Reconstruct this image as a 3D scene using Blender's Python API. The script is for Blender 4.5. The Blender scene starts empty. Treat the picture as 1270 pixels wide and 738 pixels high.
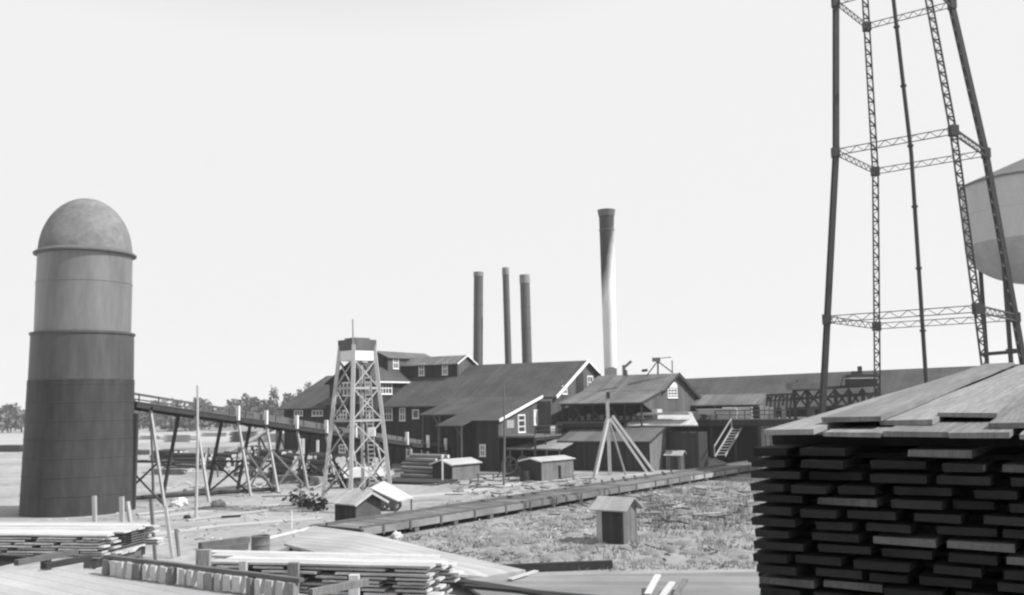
import bpy, math, random
from mathutils import Vector
random.seed(11)
D = bpy.data; SC = bpy.context.scene; COL = SC.collection
RD = math.radians
# ------------------------------------------------------------------ camera maths (photo pixels 1270 x 738 -> places)
f = 1200.; H = 7.0; RO = RD(1.0); CX, CY = 635., 369.; PT = math.atan(131/1200.)
F = Vector((0, math.cos(PT), math.sin(PT))); U0 = Vector((0, -math.sin(PT), math.cos(PT))); X0 = Vector((1, 0, 0))
R = math.cos(RO)*X0-math.sin(RO)*U0; U = math.sin(RO)*X0+math.cos(RO)*U0
def ray(px, py): return F+R*((px-CX)/f)+U*((CY-py)/f)
def gz(px, py, z=0.):
    d = ray(px, py); t = (z-H)/d.z; return Vector((d.x*t, d.y*t, z))
def atY(px, py, Y):
    d = ray(px, py); t = Y/d.y; return Vector((d.x*t, Y, H+d.z*t))
class Fr:                                      # a building's own ground frame: u along the ridge to the left, v towards the front
    def __init__(s, P, a):
        a = RD(a); s.P = Vector((P[0], P[1], 0)); s.u = Vector((-math.cos(a), math.sin(a), 0)); s.v = Vector((-math.sin(a), -math.cos(a), 0))
    def W(s, S, w, z): return s.P+s.u*S+s.v*w+Vector((0, 0, z))
    def on_s(s, px, py, S=0):
        d = ray(px, py); k = (S+s.P.dot(s.u))/d.dot(s.u); p = d*k
        return ((p-s.P).dot(s.v), H+d.z*k)
    def on_w(s, px, py, w=0):
        d = ray(px, py); k = (w+s.P.dot(s.v))/d.dot(s.v); p = d*k
        return ((p-s.P).dot(s.u), H+d.z*k)
    def on_z(s, px, py, z=0):
        p = gz(px, py, z)-s.P; return (p.dot(s.u), p.dot(s.v))
# ------------------------------------------------------------------ materials (a black and white world: every colour is a grey)
MATS = {}
def mat(name, v, rough=.85, amp=.25, scale=1.5, stretch=(1, 1, 1), boards=None, rnd=0., amp2=.15, scale2=18., metal=0., bump=0., spec=.3):
    """grey procedural material: v base value, two noises, optional board rows (dir, width, var, seam)"""
    m = D.materials.new(name); m.use_nodes = True; nt = m.node_tree; N = nt.nodes; L = nt.links
    b = N['Principled BSDF']; b.inputs['Roughness'].default_value = rough; b.inputs['Metallic'].default_value = metal
    b.inputs['Specular IOR Level'].default_value = spec
    tc = N.new('ShaderNodeTexCoord')
    def M(op, x, y=None, z=None):
        n = N.new('ShaderNodeMath'); n.operation = op
        for i, q in enumerate((x, y, z)):
            if q is None: continue
            if isinstance(q, (int, float)): n.inputs[i].default_value = q
            else: L.new(q, n.inputs[i])
        return n.outputs[0]
    mp = N.new('ShaderNodeMapping'); mp.inputs['Scale'].default_value = stretch; L.new(tc.outputs['Object'], mp.inputs['Vector'])
    vec = mp.outputs[0]
    if rnd:
        oi = N.new('ShaderNodeObjectInfo'); va = N.new('ShaderNodeVectorMath'); va.operation = 'ADD'
        cb = N.new('ShaderNodeCombineXYZ'); r10 = M('MULTIPLY', oi.outputs['Random'], 37.)
        L.new(r10, cb.inputs[0]); L.new(r10, cb.inputs[1]); L.new(vec, va.inputs[0]); L.new(cb.outputs[0], va.inputs[1]); vec = va.outputs[0]
    def noise(sc, det=5):
        n = N.new('ShaderNodeTexNoise'); n.inputs['Scale'].default_value = sc; n.inputs['Detail'].default_value = det
        n.inputs['Roughness'].default_value = .6; L.new(vec, n.inputs['Vector']); return n.outputs['Fac']
    n1 = noise(scale); n2 = noise(scale2, 3)
    val = M('MULTIPLY', M('MULTIPLY_ADD', n1, amp*3.4, 1-amp*1.7), M('MULTIPLY_ADD', n2, amp2*3.4, 1-amp2*1.7))
    if boards:
        d, wdt, var, seam = boards
        vm = N.new('ShaderNodeVectorMath'); vm.operation = 'DOT_PRODUCT'; L.new(tc.outputs['Object'], vm.inputs[0]); vm.inputs[1].default_value = d
        t = M('DIVIDE', vm.outputs['Value'], wdt)
        fl = M('FLOOR', t); fr = M('FRACT', t)
        wn = N.new('ShaderNodeTexWhiteNoise'); wn.noise_dimensions = '1D'; L.new(fl, wn.inputs['W'])
        val = M('MULTIPLY', val, M('MULTIPLY_ADD', wn.outputs['Value'], 2*var, 1-var))
        if seam:
            sm = M('LESS_THAN', fr, .1); val = M('MULTIPLY', val, M('MULTIPLY_ADD', sm, -seam, 1.))
    if rnd: val = M('MULTIPLY', val, M('MULTIPLY_ADD', oi.outputs['Random'], 2*rnd, 1-rnd))
    val = M('MULTIPLY', val, v); val = M('MAXIMUM', val, v*.25)
    L.new(val, b.inputs['Base Color'])
    if bump:
        bp = N.new('ShaderNodeBump'); bp.inputs['Strength'].default_value = bump; bp.inputs['Distance'].default_value = .03
        L.new(n2, bp.inputs['Height']); L.new(bp.outputs[0], b.inputs['Normal'])
    MATS[name] = m; return m
c30, s30 = math.cos(RD(30)), math.sin(RD(30))
WD = (-c30-s30, s30-c30, 0)                    # counts boards along either wall direction of the mill's frame
UD = (-c30, s30, 0); VD = (-s30, -c30, 0)
DW = mat('shade_dark_siding', .032, boards=(WD, .3, .3, .45), amp=.35, scale=.5, stretch=(1, 1, .35))  # darker copy for walls turned from the sun, shade put into the colour
MW = mat('lit_grey_siding', .09, boards=(WD, .3, .2, .35), amp=.32, scale=.5, stretch=(1, 1, .35))  # lighter copy of the siding for sunlit walls
RF = mat('felt_roof', .062, boards=(UD, .95, .10, .22), amp=.42, scale=.3, stretch=(1, 1, 1), amp2=.22, scale2=2.2)
RL = mat('weathered_roof', .13, boards=(UD, .6, .2, .25), amp=.35, scale=.45, amp2=.15, scale2=5)
RP = mat('pale_roof', .42, boards=(UD, .3, .12, .2), amp=.15, scale=.6)
TR = mat('white_trim', .72, amp=.1, scale=4)
GL = mat('window_glass', .06, rough=.12, amp=.1, spec=.6)
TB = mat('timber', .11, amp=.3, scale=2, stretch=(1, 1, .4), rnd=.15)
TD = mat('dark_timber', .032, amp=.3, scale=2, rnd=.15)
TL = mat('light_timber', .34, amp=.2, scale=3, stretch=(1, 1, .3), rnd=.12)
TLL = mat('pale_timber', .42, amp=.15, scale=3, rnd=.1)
WB = mat('fresh_board', .46, amp=.12, scale=1.2, rnd=.16, bump=.2)
GB = mat('grey_board', .19, amp=.34, scale=.9, stretch=(9, .45, 1), rnd=.28, amp2=.3, scale2=5, bump=.4)
ST = mat('dark_steel', .035, rough=.6, amp=.25, scale=3)
STL = mat('grey_steel', .12, rough=.55, amp=.2, scale=2)
SHADE = mat('painted_shade', .007, amp=.2)  # near-black standing in for shade inside and under things
BK = mat('bark', .034, amp=.35, scale=4, rnd=.3)
LE = mat('log_end', .45, amp=.2, scale=6, rnd=.2)
# ------------------------------------------------------------------ mesh building
WORG = {}
def org(o): return WORG.get(o.name, Vector((0, 0, 0))) if o else Vector((0, 0, 0))
class MB:
    def __init__(s): s.v = []; s.f = []; s.mi = []; s.cur = 0; s.isl = []
    def each(s, name, m, parent, smooth=False):   # every piece added becomes a part of its own
        for vs, fs in s.isl:
            q = MB(); q.add(vs, fs); q.build(name, m, parent, smooth)
    def add(s, vs, fs):
        s.isl.append((list(vs), list(fs)));
        n = len(s.v); s.v += [Vector(p) for p in vs]; s.f += [tuple(n+i for i in q) for q in fs]; s.mi += [s.cur]*len(fs)
    def hexa(s, a, b):                         # two quads (lists of 4)
        s.add(list(a)+list(b), [(3, 2, 1, 0), (4, 5, 6, 7), (0, 1, 5, 4), (1, 2, 6, 5), (2, 3, 7, 6), (3, 0, 4, 7)]); return s
    def box(s, c, sx, sy, sz, ax=Vector((1, 0, 0)), ay=Vector((0, 1, 0))):   # c is the bottom centre
        c = Vector(c); ax = ax*sx/2; ay = ay*sy/2; q = [c-ax-ay, c+ax-ay, c+ax+ay, c-ax+ay]
        return s.hexa(q, [p+Vector((0, 0, sz)) for p in q])
    def fbox(s, Fm, s0, s1, w0, w1, z0, z1):
        q = [Fm.W(a, b, z0) for a, b in ((s0, w0), (s1, w0), (s1, w1), (s0, w1))]
        return s.hexa(q, [p+Vector((0, 0, z1-z0)) for p in q])
    def beam(s, p, q, w, h=None, up=Vector((0, 0, 1))):
        p = Vector(p); q = Vector(q); h = h or w; d = (q-p).normalized()
        if abs(d.dot(up)) > .98: up = Vector((1, 0, 0))
        x = d.cross(up).normalized()*w/2; y = x.cross(d).normalized()*h/2
        return s.hexa([p-x-y, p+x-y, p+x+y, p-x+y], [q-x-y, q+x-y, q+x+y, q-x+y])
    def tube(s, p, q, r, r2=None, n=10, caps=True):
        p = Vector(p); q = Vector(q); r2 = r if r2 is None else r2; d = (q-p).normalized()
        up = Vector((0, 0, 1)) if abs(d.z) < .95 else Vector((1, 0, 0)); x = d.cross(up).normalized(); y = d.cross(x)
        A = [p+(x*math.cos(6.28318*i/n)+y*math.sin(6.28318*i/n))*r for i in range(n)]
        B = [q+(x*math.cos(6.28318*i/n)+y*math.sin(6.28318*i/n))*r2 for i in range(n)]
        s.add(A+B, [(i, (i+1) % n, n+(i+1) % n, n+i) for i in range(n)]+([tuple(range(n))[::-1], tuple(range(n, 2*n))] if caps else [])); return s
    def slab(s, pts, t):                       # planar polygon thickened downwards
        n = len(pts); pts = [Vector(p) for p in pts]; B = [p-Vector((0, 0, t)) for p in pts]
        s.add(pts+B, [tuple(range(n)), tuple(range(2*n-1, n-1, -1))]+[(i, n+i, n+(i+1) % n, (i+1) % n) for i in range(n)]); return s
    def ext(s, pts, d):                        # polygon extruded along vector d
        n = len(pts); pts = [Vector(p) for p in pts]; B = [p+d for p in pts]
        s.add(pts+B, [tuple(range(n)), tuple(range(2*n-1, n-1, -1))]+[(i, n+i, n+(i+1) % n, (i+1) % n) for i in range(n)]); return s
    def lathe(s, c, prof, n=48):
        c = Vector(c); vs = []; fs = []
        for (r, z) in prof: vs += [c+Vector((r*math.cos(2*math.pi*i/n), r*math.sin(2*math.pi*i/n), z)) for i in range(n)]
        for k in range(len(prof)-1):
            fs += [(k*n+i, k*n+(i+1) % n, (k+1)*n+(i+1) % n, (k+1)*n+i) for i in range(n)]
        s.add(vs, fs); return s
    def build(s, name, m, parent=None, smooth=False, label=None, cat=None, group=None, kind=None):
        if parent: o0 = org(parent)
        else:
            xs = [p.x for p in s.v]; ys = [p.y for p in s.v]; o0 = Vector(((min(xs)+max(xs))/2, (min(ys)+max(ys))/2, min(p.z for p in s.v)))
        me = D.meshes.new(name); me.from_pydata([p-o0 for p in s.v], [], s.f)
        for mm in (m if isinstance(m, (list, tuple)) else [m]): me.materials.append(mm)
        if isinstance(m, (list, tuple)): me.polygons.foreach_set('material_index', s.mi)
        import bmesh
        bm = bmesh.new(); bm.from_mesh(me); bmesh.ops.recalc_face_normals(bm, faces=bm.faces); bm.to_mesh(me); bm.free()
        if smooth:
            me.polygons.foreach_set('use_smooth', [True]*len(me.polygons)); me.set_sharp_from_angle(angle=RD(40))
        o = D.objects.new(name, me); COL.objects.link(o)
        if parent: o.parent = parent; WORG[o.name] = o0
        else: o.location = o0; WORG[o.name] = o0
        tag(o, label, cat, group, kind); return o
def tag(o, label=None, cat=None, group=None, kind=None):
    if label: o['label'] = label
    if cat: o['category'] = cat
    if group: o['group'] = group
    if kind: o['kind'] = kind
    return o
def thing(name, loc, label, cat, group=None):
    o = D.objects.new(name, None); COL.objects.link(o); o.location = Vector(loc); o.empty_display_size = .5; WORG[o.name] = Vector(loc)
    return tag(o, label, cat, group)
def copy_tree(o, loc=None, rot=None, parent=None, label=None):
    c = o.copy(); COL.objects.link(c)
    if parent: c.parent = parent
    if loc is not None: c.location = loc
    if rot is not None: c.rotation_euler = rot
    if label: c['label'] = label
    for ch in list(o.children): copy_tree(ch, parent=c)
    return c
def rect_w(Fm, w, x0, y0, x1, y1):             # photo rectangle on the wall plane w: centre s, half width, z0, z1
    a = Fm.on_w(x0, (y0+y1)/2, w)[0]; b = Fm.on_w(x1, (y0+y1)/2, w)[0]; xm = (x0+x1)/2
    return min(a, b), max(a, b), Fm.on_w(xm, y1, w)[1], Fm.on_w(xm, y0, w)[1]
def rect_s(Fm, S, x0, y0, x1, y1):
    a = Fm.on_s(x0, (y0+y1)/2, S)[0]; b = Fm.on_s(x1, (y0+y1)/2, S)[0]; xm = (x0+x1)/2
    return min(a, b), max(a, b), Fm.on_s(xm, y1, S)[1], Fm.on_s(xm, y0, S)[1]
def window(par, Fm, plane, pos, a0, a1, z0, z1, out, label=None, mx=2, mz=2, sash=None):
    """casing with muntins + pane; plane 'w' or 's' at position pos; out = +-1 outward sign"""
    def bx(mb, p0, p1, q0, q1, d0, d1):
        lo, hi = sorted((pos+out*d0, pos+out*d1))
        if plane == 'w': mb.fbox(Fm, p0, p1, lo, hi, q0, q1)
        else: mb.fbox(Fm, lo, hi, p0, p1, q0, q1)
    c = .16; m = MB()
    bx(m, a0, a0+c, z0, z1, -.02, .07); bx(m, a1-c, a1, z0, z1, -.02, .07)
    bx(m, a0+c, a1-c, z1-c, z1, -.02, .07); bx(m, a0-.05, a1+.05, z0-.06, z0, -.02, .12); bx(m, a0+c, a1-c, z0, z0+c*.7, -.02, .07)
    for i in range(1, mx): t = a0+c+(a1-a0-2*c)*i/mx; bx(m, t-.055, t+.055, z0+c*.7, z1-c, .0, .05)
    for i in range(1, mz): t = z0+(z1-z0)*i/mz; bx(m, a0+c, a1-c, t-.055, t+.055, .002, .048)
    fo = m.build('window', TR, par, label=label)
    p = MB(); bx(p, a0+c*.7, a1-c*.7, z0+c*.4, z1-c*.7, -.015, .02); p.build('pane', sash or GL, fo)
    return fo
SKYCAP=.88; EXPO=1.4; SUN=2.2; HAZE=.0003; DOF=0
# ------------------------------------------------------------------ world, sun, camera
w = D.worlds.new("World"); SC.world = w; w.use_nodes = True; nt = w.node_tree
sky = nt.nodes.new('ShaderNodeTexSky'); sky.sky_type = 'NISHITA'; sky.sun_disc = False
SV = Vector((.67, -.14, .70)).normalized()
sky.sun_elevation = math.asin(SV.z); sky.sun_rotation = math.atan2(SV.x, SV.y); sky.dust_density = 1.2; sky.air_density = 1.0
bw = nt.nodes.new('ShaderNodeRGBToBW'); nt.links.new(sky.outputs[0], bw.inputs[0])
mn = nt.nodes.new('ShaderNodeMath'); mn.operation = 'MINIMUM'; mn.inputs[1].default_value = SKYCAP/.15/2**EXPO; nt.links.new(bw.outputs[0], mn.inputs[0])
bg = nt.nodes['Background']; bg.inputs['Strength'].default_value = .15; nt.links.new(mn.outputs[0], bg.inputs['Color'])
sl = D.lights.new('sun', 'SUN'); sl.energy = SUN; sl.angle = RD(.5); so = D.objects.new('sun', sl); COL.objects.link(so)
so.rotation_euler = SV.to_track_quat('Z', 'Y').to_euler(); so.location = (40, -10, 60)
cam = D.cameras.new('camera'); cam.sensor_width = 36; cam.lens = 36*f/1270; cam.clip_end = 5000; cam.clip_start = .1
co = D.objects.new('camera', cam); COL.objects.link(co); SC.camera = co
from mathutils import Matrix
mm = Matrix((R, U, -F)).transposed().to_4x4(); mm.translation = Vector((0, 0, H)); co.matrix_world = mm
SC.view_settings.view_transform = 'Standard'; SC.view_settings.look = 'None'; SC.view_settings.exposure = EXPO; SC.view_settings.gamma = 1
SC.cycles.use_denoising = True; SC.cycles.max_bounces = 6; SC.cycles.volume_bounces = 1
try: SC.cycles.filter_width = 2.3
except Exception: pass
if DOF:
    cam.dof.use_dof = True; cam.dof.focus_distance = 60; cam.dof.aperture_fstop = DOF
# ------------------------------------------------------------------ haze
hz = D.materials.new('haze'); hz.use_nodes = True; n = hz.node_tree.nodes; n.remove(n['Principled BSDF'])
pv = n.new('ShaderNodeVolumePrincipled'); pv.inputs['Color'].default_value = (.97, .97, .97, 1); pv.inputs['Density'].default_value = HAZE
pv.inputs['Anisotropy'].default_value = .2
hz.node_tree.links.new(pv.outputs[0], n['Material Output'].inputs['Volume'])
m = MB(); m.hexa([(-905, -905, -1), (905, -905, -1), (905, 905, -1), (-905, 905, -1)], [(-905, -905, 44), (905, -905, 44), (905, 905, 44), (-905, 905, 44)])
m.build('haze', hz, kind='stuff')
# ------------------------------------------------------------------ ground
GM = mat('sandy_ground', .29, amp=.34, scale=.14, amp2=.3, scale2=1.3, bump=.3)
g = MB(); g.add([(-900, -900, 0), (900, -900, 0), (900, 900, 0), (-900, 900, 0)], [(0, 1, 2, 3)]); g.build('ground', GM, kind='structure')
GG = mat('dry_grass_ground', .26, amp=.32, scale=.35, amp2=.25, scale2=5, bump=.4)
def sheet(name, m, px, z, kind='structure'):
    b = MB(); b.add([gz(x, y, z) for x, y in px], [tuple(range(len(px)))]); return b.build(name, m, kind=kind)
sheet('grass_field', GG, [(430, 676), (640, 636), (948, 580), (1100, 600), (1250, 800), (560, 745), (470, 712)], .004)
YD = mat('yard_soil', .17, amp=.4, scale=.3, amp2=.25, scale2=3)
sheet('mill_yard', YD, [(560, 592), (700, 582), (940, 570), (960, 560), (620, 545), (200, 556), (190, 572), (330, 592), (420, 602)], .004)
FM = mat('pale_field', .36, amp=.15, scale=.02, stretch=(.4, 3, 1), amp2=.1, scale2=.4)
sheet('field', FM, [(-400, 556), (300, 548), (430, 540), (500, 524), (-500, 526)], .004)
PM = mat('sand_path', .40, amp=.15, scale=.3, amp2=.1)
def path(px, wd, z=.008):
    P = [gz(x, y, z) for x, y in px]; b = MB()
    for i in range(len(P)-1):
        d = (P[i+1]-P[i]).normalized(); nn = Vector((-d.y, d.x, 0))*wd/2; zz = Vector((0, 0, .001*(i % 2)))
        b.add([P[i]-nn+zz, P[i+1]-nn+zz, P[i+1]+nn+zz, P[i]+nn+zz], [(0, 1, 2, 3)])
    return b.build('path', PM, kind='structure')
path([(175, 642), (300, 629), (420, 622), (560, 612), (640, 600), (740, 590)], 1.6)
path([(150, 668), (270, 652), (400, 642)], 1.2, .012)
# ------------------------------------------------------------------ main mill
ap = atY(727.6, 447, 116); M = Fr(ap, 30); zr = ap.z; m1 = .508; m2 = .2565; z2 = 9.885
S1 = lambda s, w: M.W(s, w, zr-m1*w); S2 = lambda s, w: M.W(s, w, z2-m2*w)
mill = thing('sawmill', M.W(8, 5, 0), 'big dark sawmill with a long gabled roof and stepped lean-tos', 'sawmill')
b = MB(); bk = M.W(0, -8.5, 8.15)
b.ext([M.W(.2, w_, z_) for w_, z_ in ((-8, 0), (9.0, 0), (9.0, zr-m1*9-.2), (0, zr-.2), (-8, 8.2))], M.u*13.2)
b.ext([M.W(13.4, w_, z_) for w_, z_ in ((-8, 0), (9.3, 0), (9.3, zr-m1*9.3-.2), (0, zr-.2), (-8, 8.2))], M.u*9.6)
o = b.build('wall', MW, mill)
b = MB(); b.fbox(M, 13.42, 22.98, 9.302, 9.4, 0, 7.0); b.build('wall', DW, mill, label='dark board wall under the main eave')  # dark skin, the wall's shade put into its colour
b = MB(); b.ext([M.W(1.9, w_, z_) for w_, z_ in ((9.01, 0), (17.6, 0), (17.6, z2-m2*17.6-.2), (9.01, z2-m2*9.01-.2))], M.u*.12); b.build('wing_wall', MW, mill)
b = MB(); b.fbox(M, 1.9, 4.6, 17.602, 17.72, 0, 5.2); b.fbox(M, 4.6, 4.72, 12, 17.6, 0, 5.2); b.fbox(M, 4.72, 13.2, 12., 12.15, 0, 6.6); b.build('wing_front', DW, mill)
# roofs
b = MB(); b.slab([S1(-.2, 0), S1(-.2, 8.45), S1(13.4, 8.45), S1(13.4, 10.03), S1(23.4, 10.03), S1(23.4, 0)], .14)
b.slab([M.W(-.2, 0, zr), M.W(23.4, 0, zr), M.W(23.4, -8.6, 8.0), M.W(-.2, -8.6, 8.0)][::-1], .14)
rf = b.build('roof', RF, mill)
b = MB(); b.slab([S2(1.6, 8.3), S2(1.6, 18), S2(5.02, 18), S2(5.02, 19.9), S2(8.3, 19.9), S2(8.3, 15.6), S2(13.5, 15.6), S2(13.5, 8.3)], .12); b.build('lean_to_roof', RF, mill)
# white barge boards and eave line
b = MB(); b.beam(S1(-.27, 8.5)+Vector((0, 0, -.05)), S1(-.27, 0)+Vector((0, 0, -.05)), .1, .34); b.beam(M.W(-.27, 0, zr-.05), M.W(-.27, -8.6, 7.95), .1, .26)
b.beam(S2(1.54, 8.4)+Vector((0, 0, -.04)), S2(1.54, 18.0)+Vector((0, 0, -.04)), .1, .28)
b.each('barge_board', TR, mill)
# louvre strip on gable
a0, a1, z0, z1 = rect_s(M, .2, 715, 460, 723, 487)
b = MB(); b.fbox(M, .12, .198, a0, a1, z0, zr-m1*a1-.28 if a1 > 0 else z1); b.build('louvre', DW, mill)
for q in ((697, 478, 703, 489), (728, 466, 735, 482)): window(mill, M, 's', .2, *rect_s(M, .2, *q), -1)
window(mill, M, 's', 1.9, *rect_s(M, 1.9, 661.5, 508, 670, 527), -1, mx=1, sash=TR)
a0, a1, z0, z1 = rect_s(M, 1.9, 642, 514, 651, 536.5)
d = window(mill, M, 's', 1.9, a0, a1, z0, z1, -1, mx=1, mz=3); d.name = 'door'
b = MB(); a0, a1, z0, z1 = rect_s(M, 1.9, 628, 521, 637, 531); b.fbox(M, 1.84, 1.898, a0, a1, z0, z1); b.build('patch', TL, mill)
for q in ((475.5, 505.5, 487, 521.5, 3), (495.5, 505.5, 503, 522, 2), (511.5, 507.5, 520, 519, 1)): window(mill, M, 'w', 9.4, *rect_w(M, 9.4, *q[:4]), 1, mx=q[4], mz=2 if q[4] > 1 else 1)
window(mill, M, 'w', 9.4, *rect_w(M, 9.4, 504, 551, 512, 566), 1)
window(mill, M, 'w', 17.72, *rect_w(M, 17.72, 595, 551, 602.5, 566), 1)
# lean-to posts, brackets and the loading porch
b = MB()
for s_, w_, zt in ((5.2, 19.6, 4.7), (8.1, 19.6, 4.7), (8.5, 15.3, 5.8), (10.9, 15.3, 5.8), (13.2, 15.3, 5.8)): b.beam(M.W(s_, w_, 0), M.W(s_, w_, zt), .18)
b.beam(M.W(5.2, 19.6, 3.6), M.W(6, 19.6, 4.7), .12); b.beam(M.W(10.9, 15.3, 4.6), M.W(11.8, 15.3, 5.8), .12)
b.each('post', TB, mill)
b = MB(); b.fbox(M, -2.4, 1.9, 7.8, 17.6, 3.45, 3.65); b.each('porch_floor', TB, mill)
b = MB()
for w_ in (8, 10.4, 12.8, 15.2, 17.4): b.beam(M.W(-2.3, w_, 0), M.W(-2.3, w_, 3.45), .22); b.beam(M.W(-2.3, w_, 3.65), M.W(-2.3, w_, 4.6), .09)
b.beam(M.W(-2.3, 8, 4.6), M.W(-2.3, 17.5, 4.6), .09); b.beam(M.W(-2.3, 8, 4.15), M.W(-2.3, 17.5, 4.15), .07); b.beam(M.W(-2.2, 7.9, 3.3), M.W(-2.2, 17.5, 3.3), .25)
b.build('porch_railing', TD, mill)
b = MB(); b.fbox(M, -1.6, -1.5, 10, 12.6, 3.7, 4.5); b.build('bench', TL, mill)
b = MB(); b.fbox(M, 1.4, 1.88, 9, 17.5, 0, 3.3); b.build('porch_shade', SHADE, mill)  # black slab painted in for the shade under the porch
# dormer monitor on main roof
b = MB(); b.ext([M.W(16.7, w_, z_) for w_, z_ in ((2.9, 10), (2.9, 12.1), (1.0, 13.05), (-1.2, 12.0), (-1.2, 10))], M.u*8.3); dm = b.build('roof_monitor', DW, mill)
b = MB(); b.slab([M.W(16.35, 3.25, 12.05), M.W(25.3, 3.25, 12.05), M.W(25.3, .9, 13.2), M.W(16.35, .9, 13.2)], .1)
b.slab([M.W(16.35, .9, 13.2), M.W(25.3, .9, 13.2), M.W(25.3, -1.6, 12.), M.W(16.35, -1.6, 12.)], .1); b.build('monitor_roof', RL, dm)
b = MB(); b.beam(M.W(16.3, 3.25, 12.0), M.W(16.3, .9, 13.15), .06, .16); b.beam(M.W(16.3, .9, 13.15), M.W(16.3, -1.6, 11.95), .06, .16); b.each('barge_board', TR, dm)
b = MB(); b.ext([M.W(16.6, w_, z_) for w_, z_ in ((2.86, 10.4), (2.86, 12.0), (1.0, 12.95), (-1.1, 11.95), (-1.1, 12.0))], M.u*.09); b.build('gable', MW, dm)  # lighter skin on the sunlit gable, light put into its colour
for q in ((519.5, 450.5, 526.5, 466), (548.5, 449.5, 555.5, 465)): window(dm, M, 'w', 2.9, *rect_w(M, 2.9, *q), 1)
# ------------------------------------------------------------------ cross-gabled block behind left
p = atY(436.5, 448.6, 120); B = Fr(p, 30); bz = p.z
blk = thing('mill_block', B.W(0, -6, 0), 'tall cross-gabled mill block with a raised ridge monitor behind the lookout frame', 'mill building')
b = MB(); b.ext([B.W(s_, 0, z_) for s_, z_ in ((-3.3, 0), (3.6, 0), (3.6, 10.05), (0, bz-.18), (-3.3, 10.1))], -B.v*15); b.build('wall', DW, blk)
b = MB()
b.slab([B.W(0, .5, bz), B.W(-3.75, .5, 9.95), B.W(-3.75, -15.2, 9.95), B.W(0, -15.2, bz)], .13); b.slab([B.W(0, .5, bz), B.W(4.0, .5, 9.85), B.W(4.0, -15.2, 9.85), B.W(0, -15.2, bz)][::-1], .13); b.build('roof', RF, blk)
b = MB(); b.beam(B.W(-3.8, .45, 9.86), B.W(-3.8, -10, 9.86), .08, .2); b.build('eave_board', TR, blk)
b = MB(); b.ext([B.W(s_, -5, z_) for s_, z_ in ((-1.6, 10.6), (1.5, 10.6), (1.5, 13.2), (0, 13.85), (-1.6, 13.2))], -B.v*10.2); mo = b.build('monitor', DW, blk)
b = MB(); b.slab([B.W(0, -4.6, 14.0), B.W(-2.0, -4.6, 13.1), B.W(-2.0, -15.6, 13.1), B.W(0, -15.6, 14.0)], .1); b.slab([B.W(0, -4.6, 14.0), B.W(1.9, -4.6, 13.1), B.W(1.9, -15.6, 13.1), B.W(0, -15.6, 14.0)][::-1], .1); b.build('monitor_roof', RL, mo)
b = MB(); b.fbox(B, -1.68, -1.602, -15.1, -5.05, 11, 13.1); b.build('monitor_side', MW, mo)  # lighter skin, sunlight on this side put into its colour
window(mo, B, 's', -1.68, *rect_s(B, -1.68, 487, 442.5, 494, 457.5), -1)
window(blk, B, 's', -3.3, *rect_s(B, -3.3, 470, 474, 486, 489), -1, mx=4)
for q in ((416, 474, 437, 491, 4), (443.5, 474, 450, 490, 1), (453, 474, 459.5, 490, 2)): window(blk, B, 'w', 0, *rect_w(B, 0, *q[:4]), 1, mx=q[4])
b = MB(); b.fbox(B, -3.2, 3.35, 0.002, 1.0, 0, 7.1); lw = b.build('lean_to', DW, blk)
b = MB(); b.slab([B.W(-3.6, .01, 8.15), B.W(3.45, .01, 8.15), B.W(4.6, 1.35, 7.25), B.W(-3.6, 1.35, 7.25)][::-1], .1); b.build('lean_to_roof', RF, lw)
for q in ((418, 508.5, 430.5, 520.5, 3), (446.5, 508.5, 459, 520.5, 3)): window(lw, B, 'w', 1.0, *rect_w(B, 1.0, *q[:4]), 1, mx=q[4])
window(lw, B, 'w', 1.0, *rect_w(B, 1.0, 420.5, 551, 429, 561.5), 1)
# low wing far left
wg = thing('mill_wing', M.W(35, 5, 0), 'low mill wing with a long roof, left of the timber lookout frame', 'mill building')
s_e = [M.on_w(343, 507.5, 11)[0], 28.5]; wz = lambda w_: 11.8-.455*w_
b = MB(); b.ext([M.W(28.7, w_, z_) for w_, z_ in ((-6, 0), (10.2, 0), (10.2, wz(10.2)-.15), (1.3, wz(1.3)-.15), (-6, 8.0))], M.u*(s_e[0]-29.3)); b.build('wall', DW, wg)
b = MB(); b.slab([M.W(28.5, 1.3, wz(1.3)), M.W(28.5, 11, wz(11)), M.W(s_e[0], 11, wz(11)), M.W(s_e[0], 1.3, wz(1.3))], .13)
b.slab([M.W(28.5, 1.3, wz(1.3)), M.W(s_e[0], 1.3, wz(1.3)), M.W(s_e[0], -6.5, 7.9), M.W(28.5, -6.5, 7.9)], .13); b.build('roof', RF, wg)
for q in ((365, 508.5, 376, 516), (387, 508.5, 401, 516)): window(wg, M, 'w', 10.2, *rect_w(M, 10.2, *q), 1, mx=3, mz=1)
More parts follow.
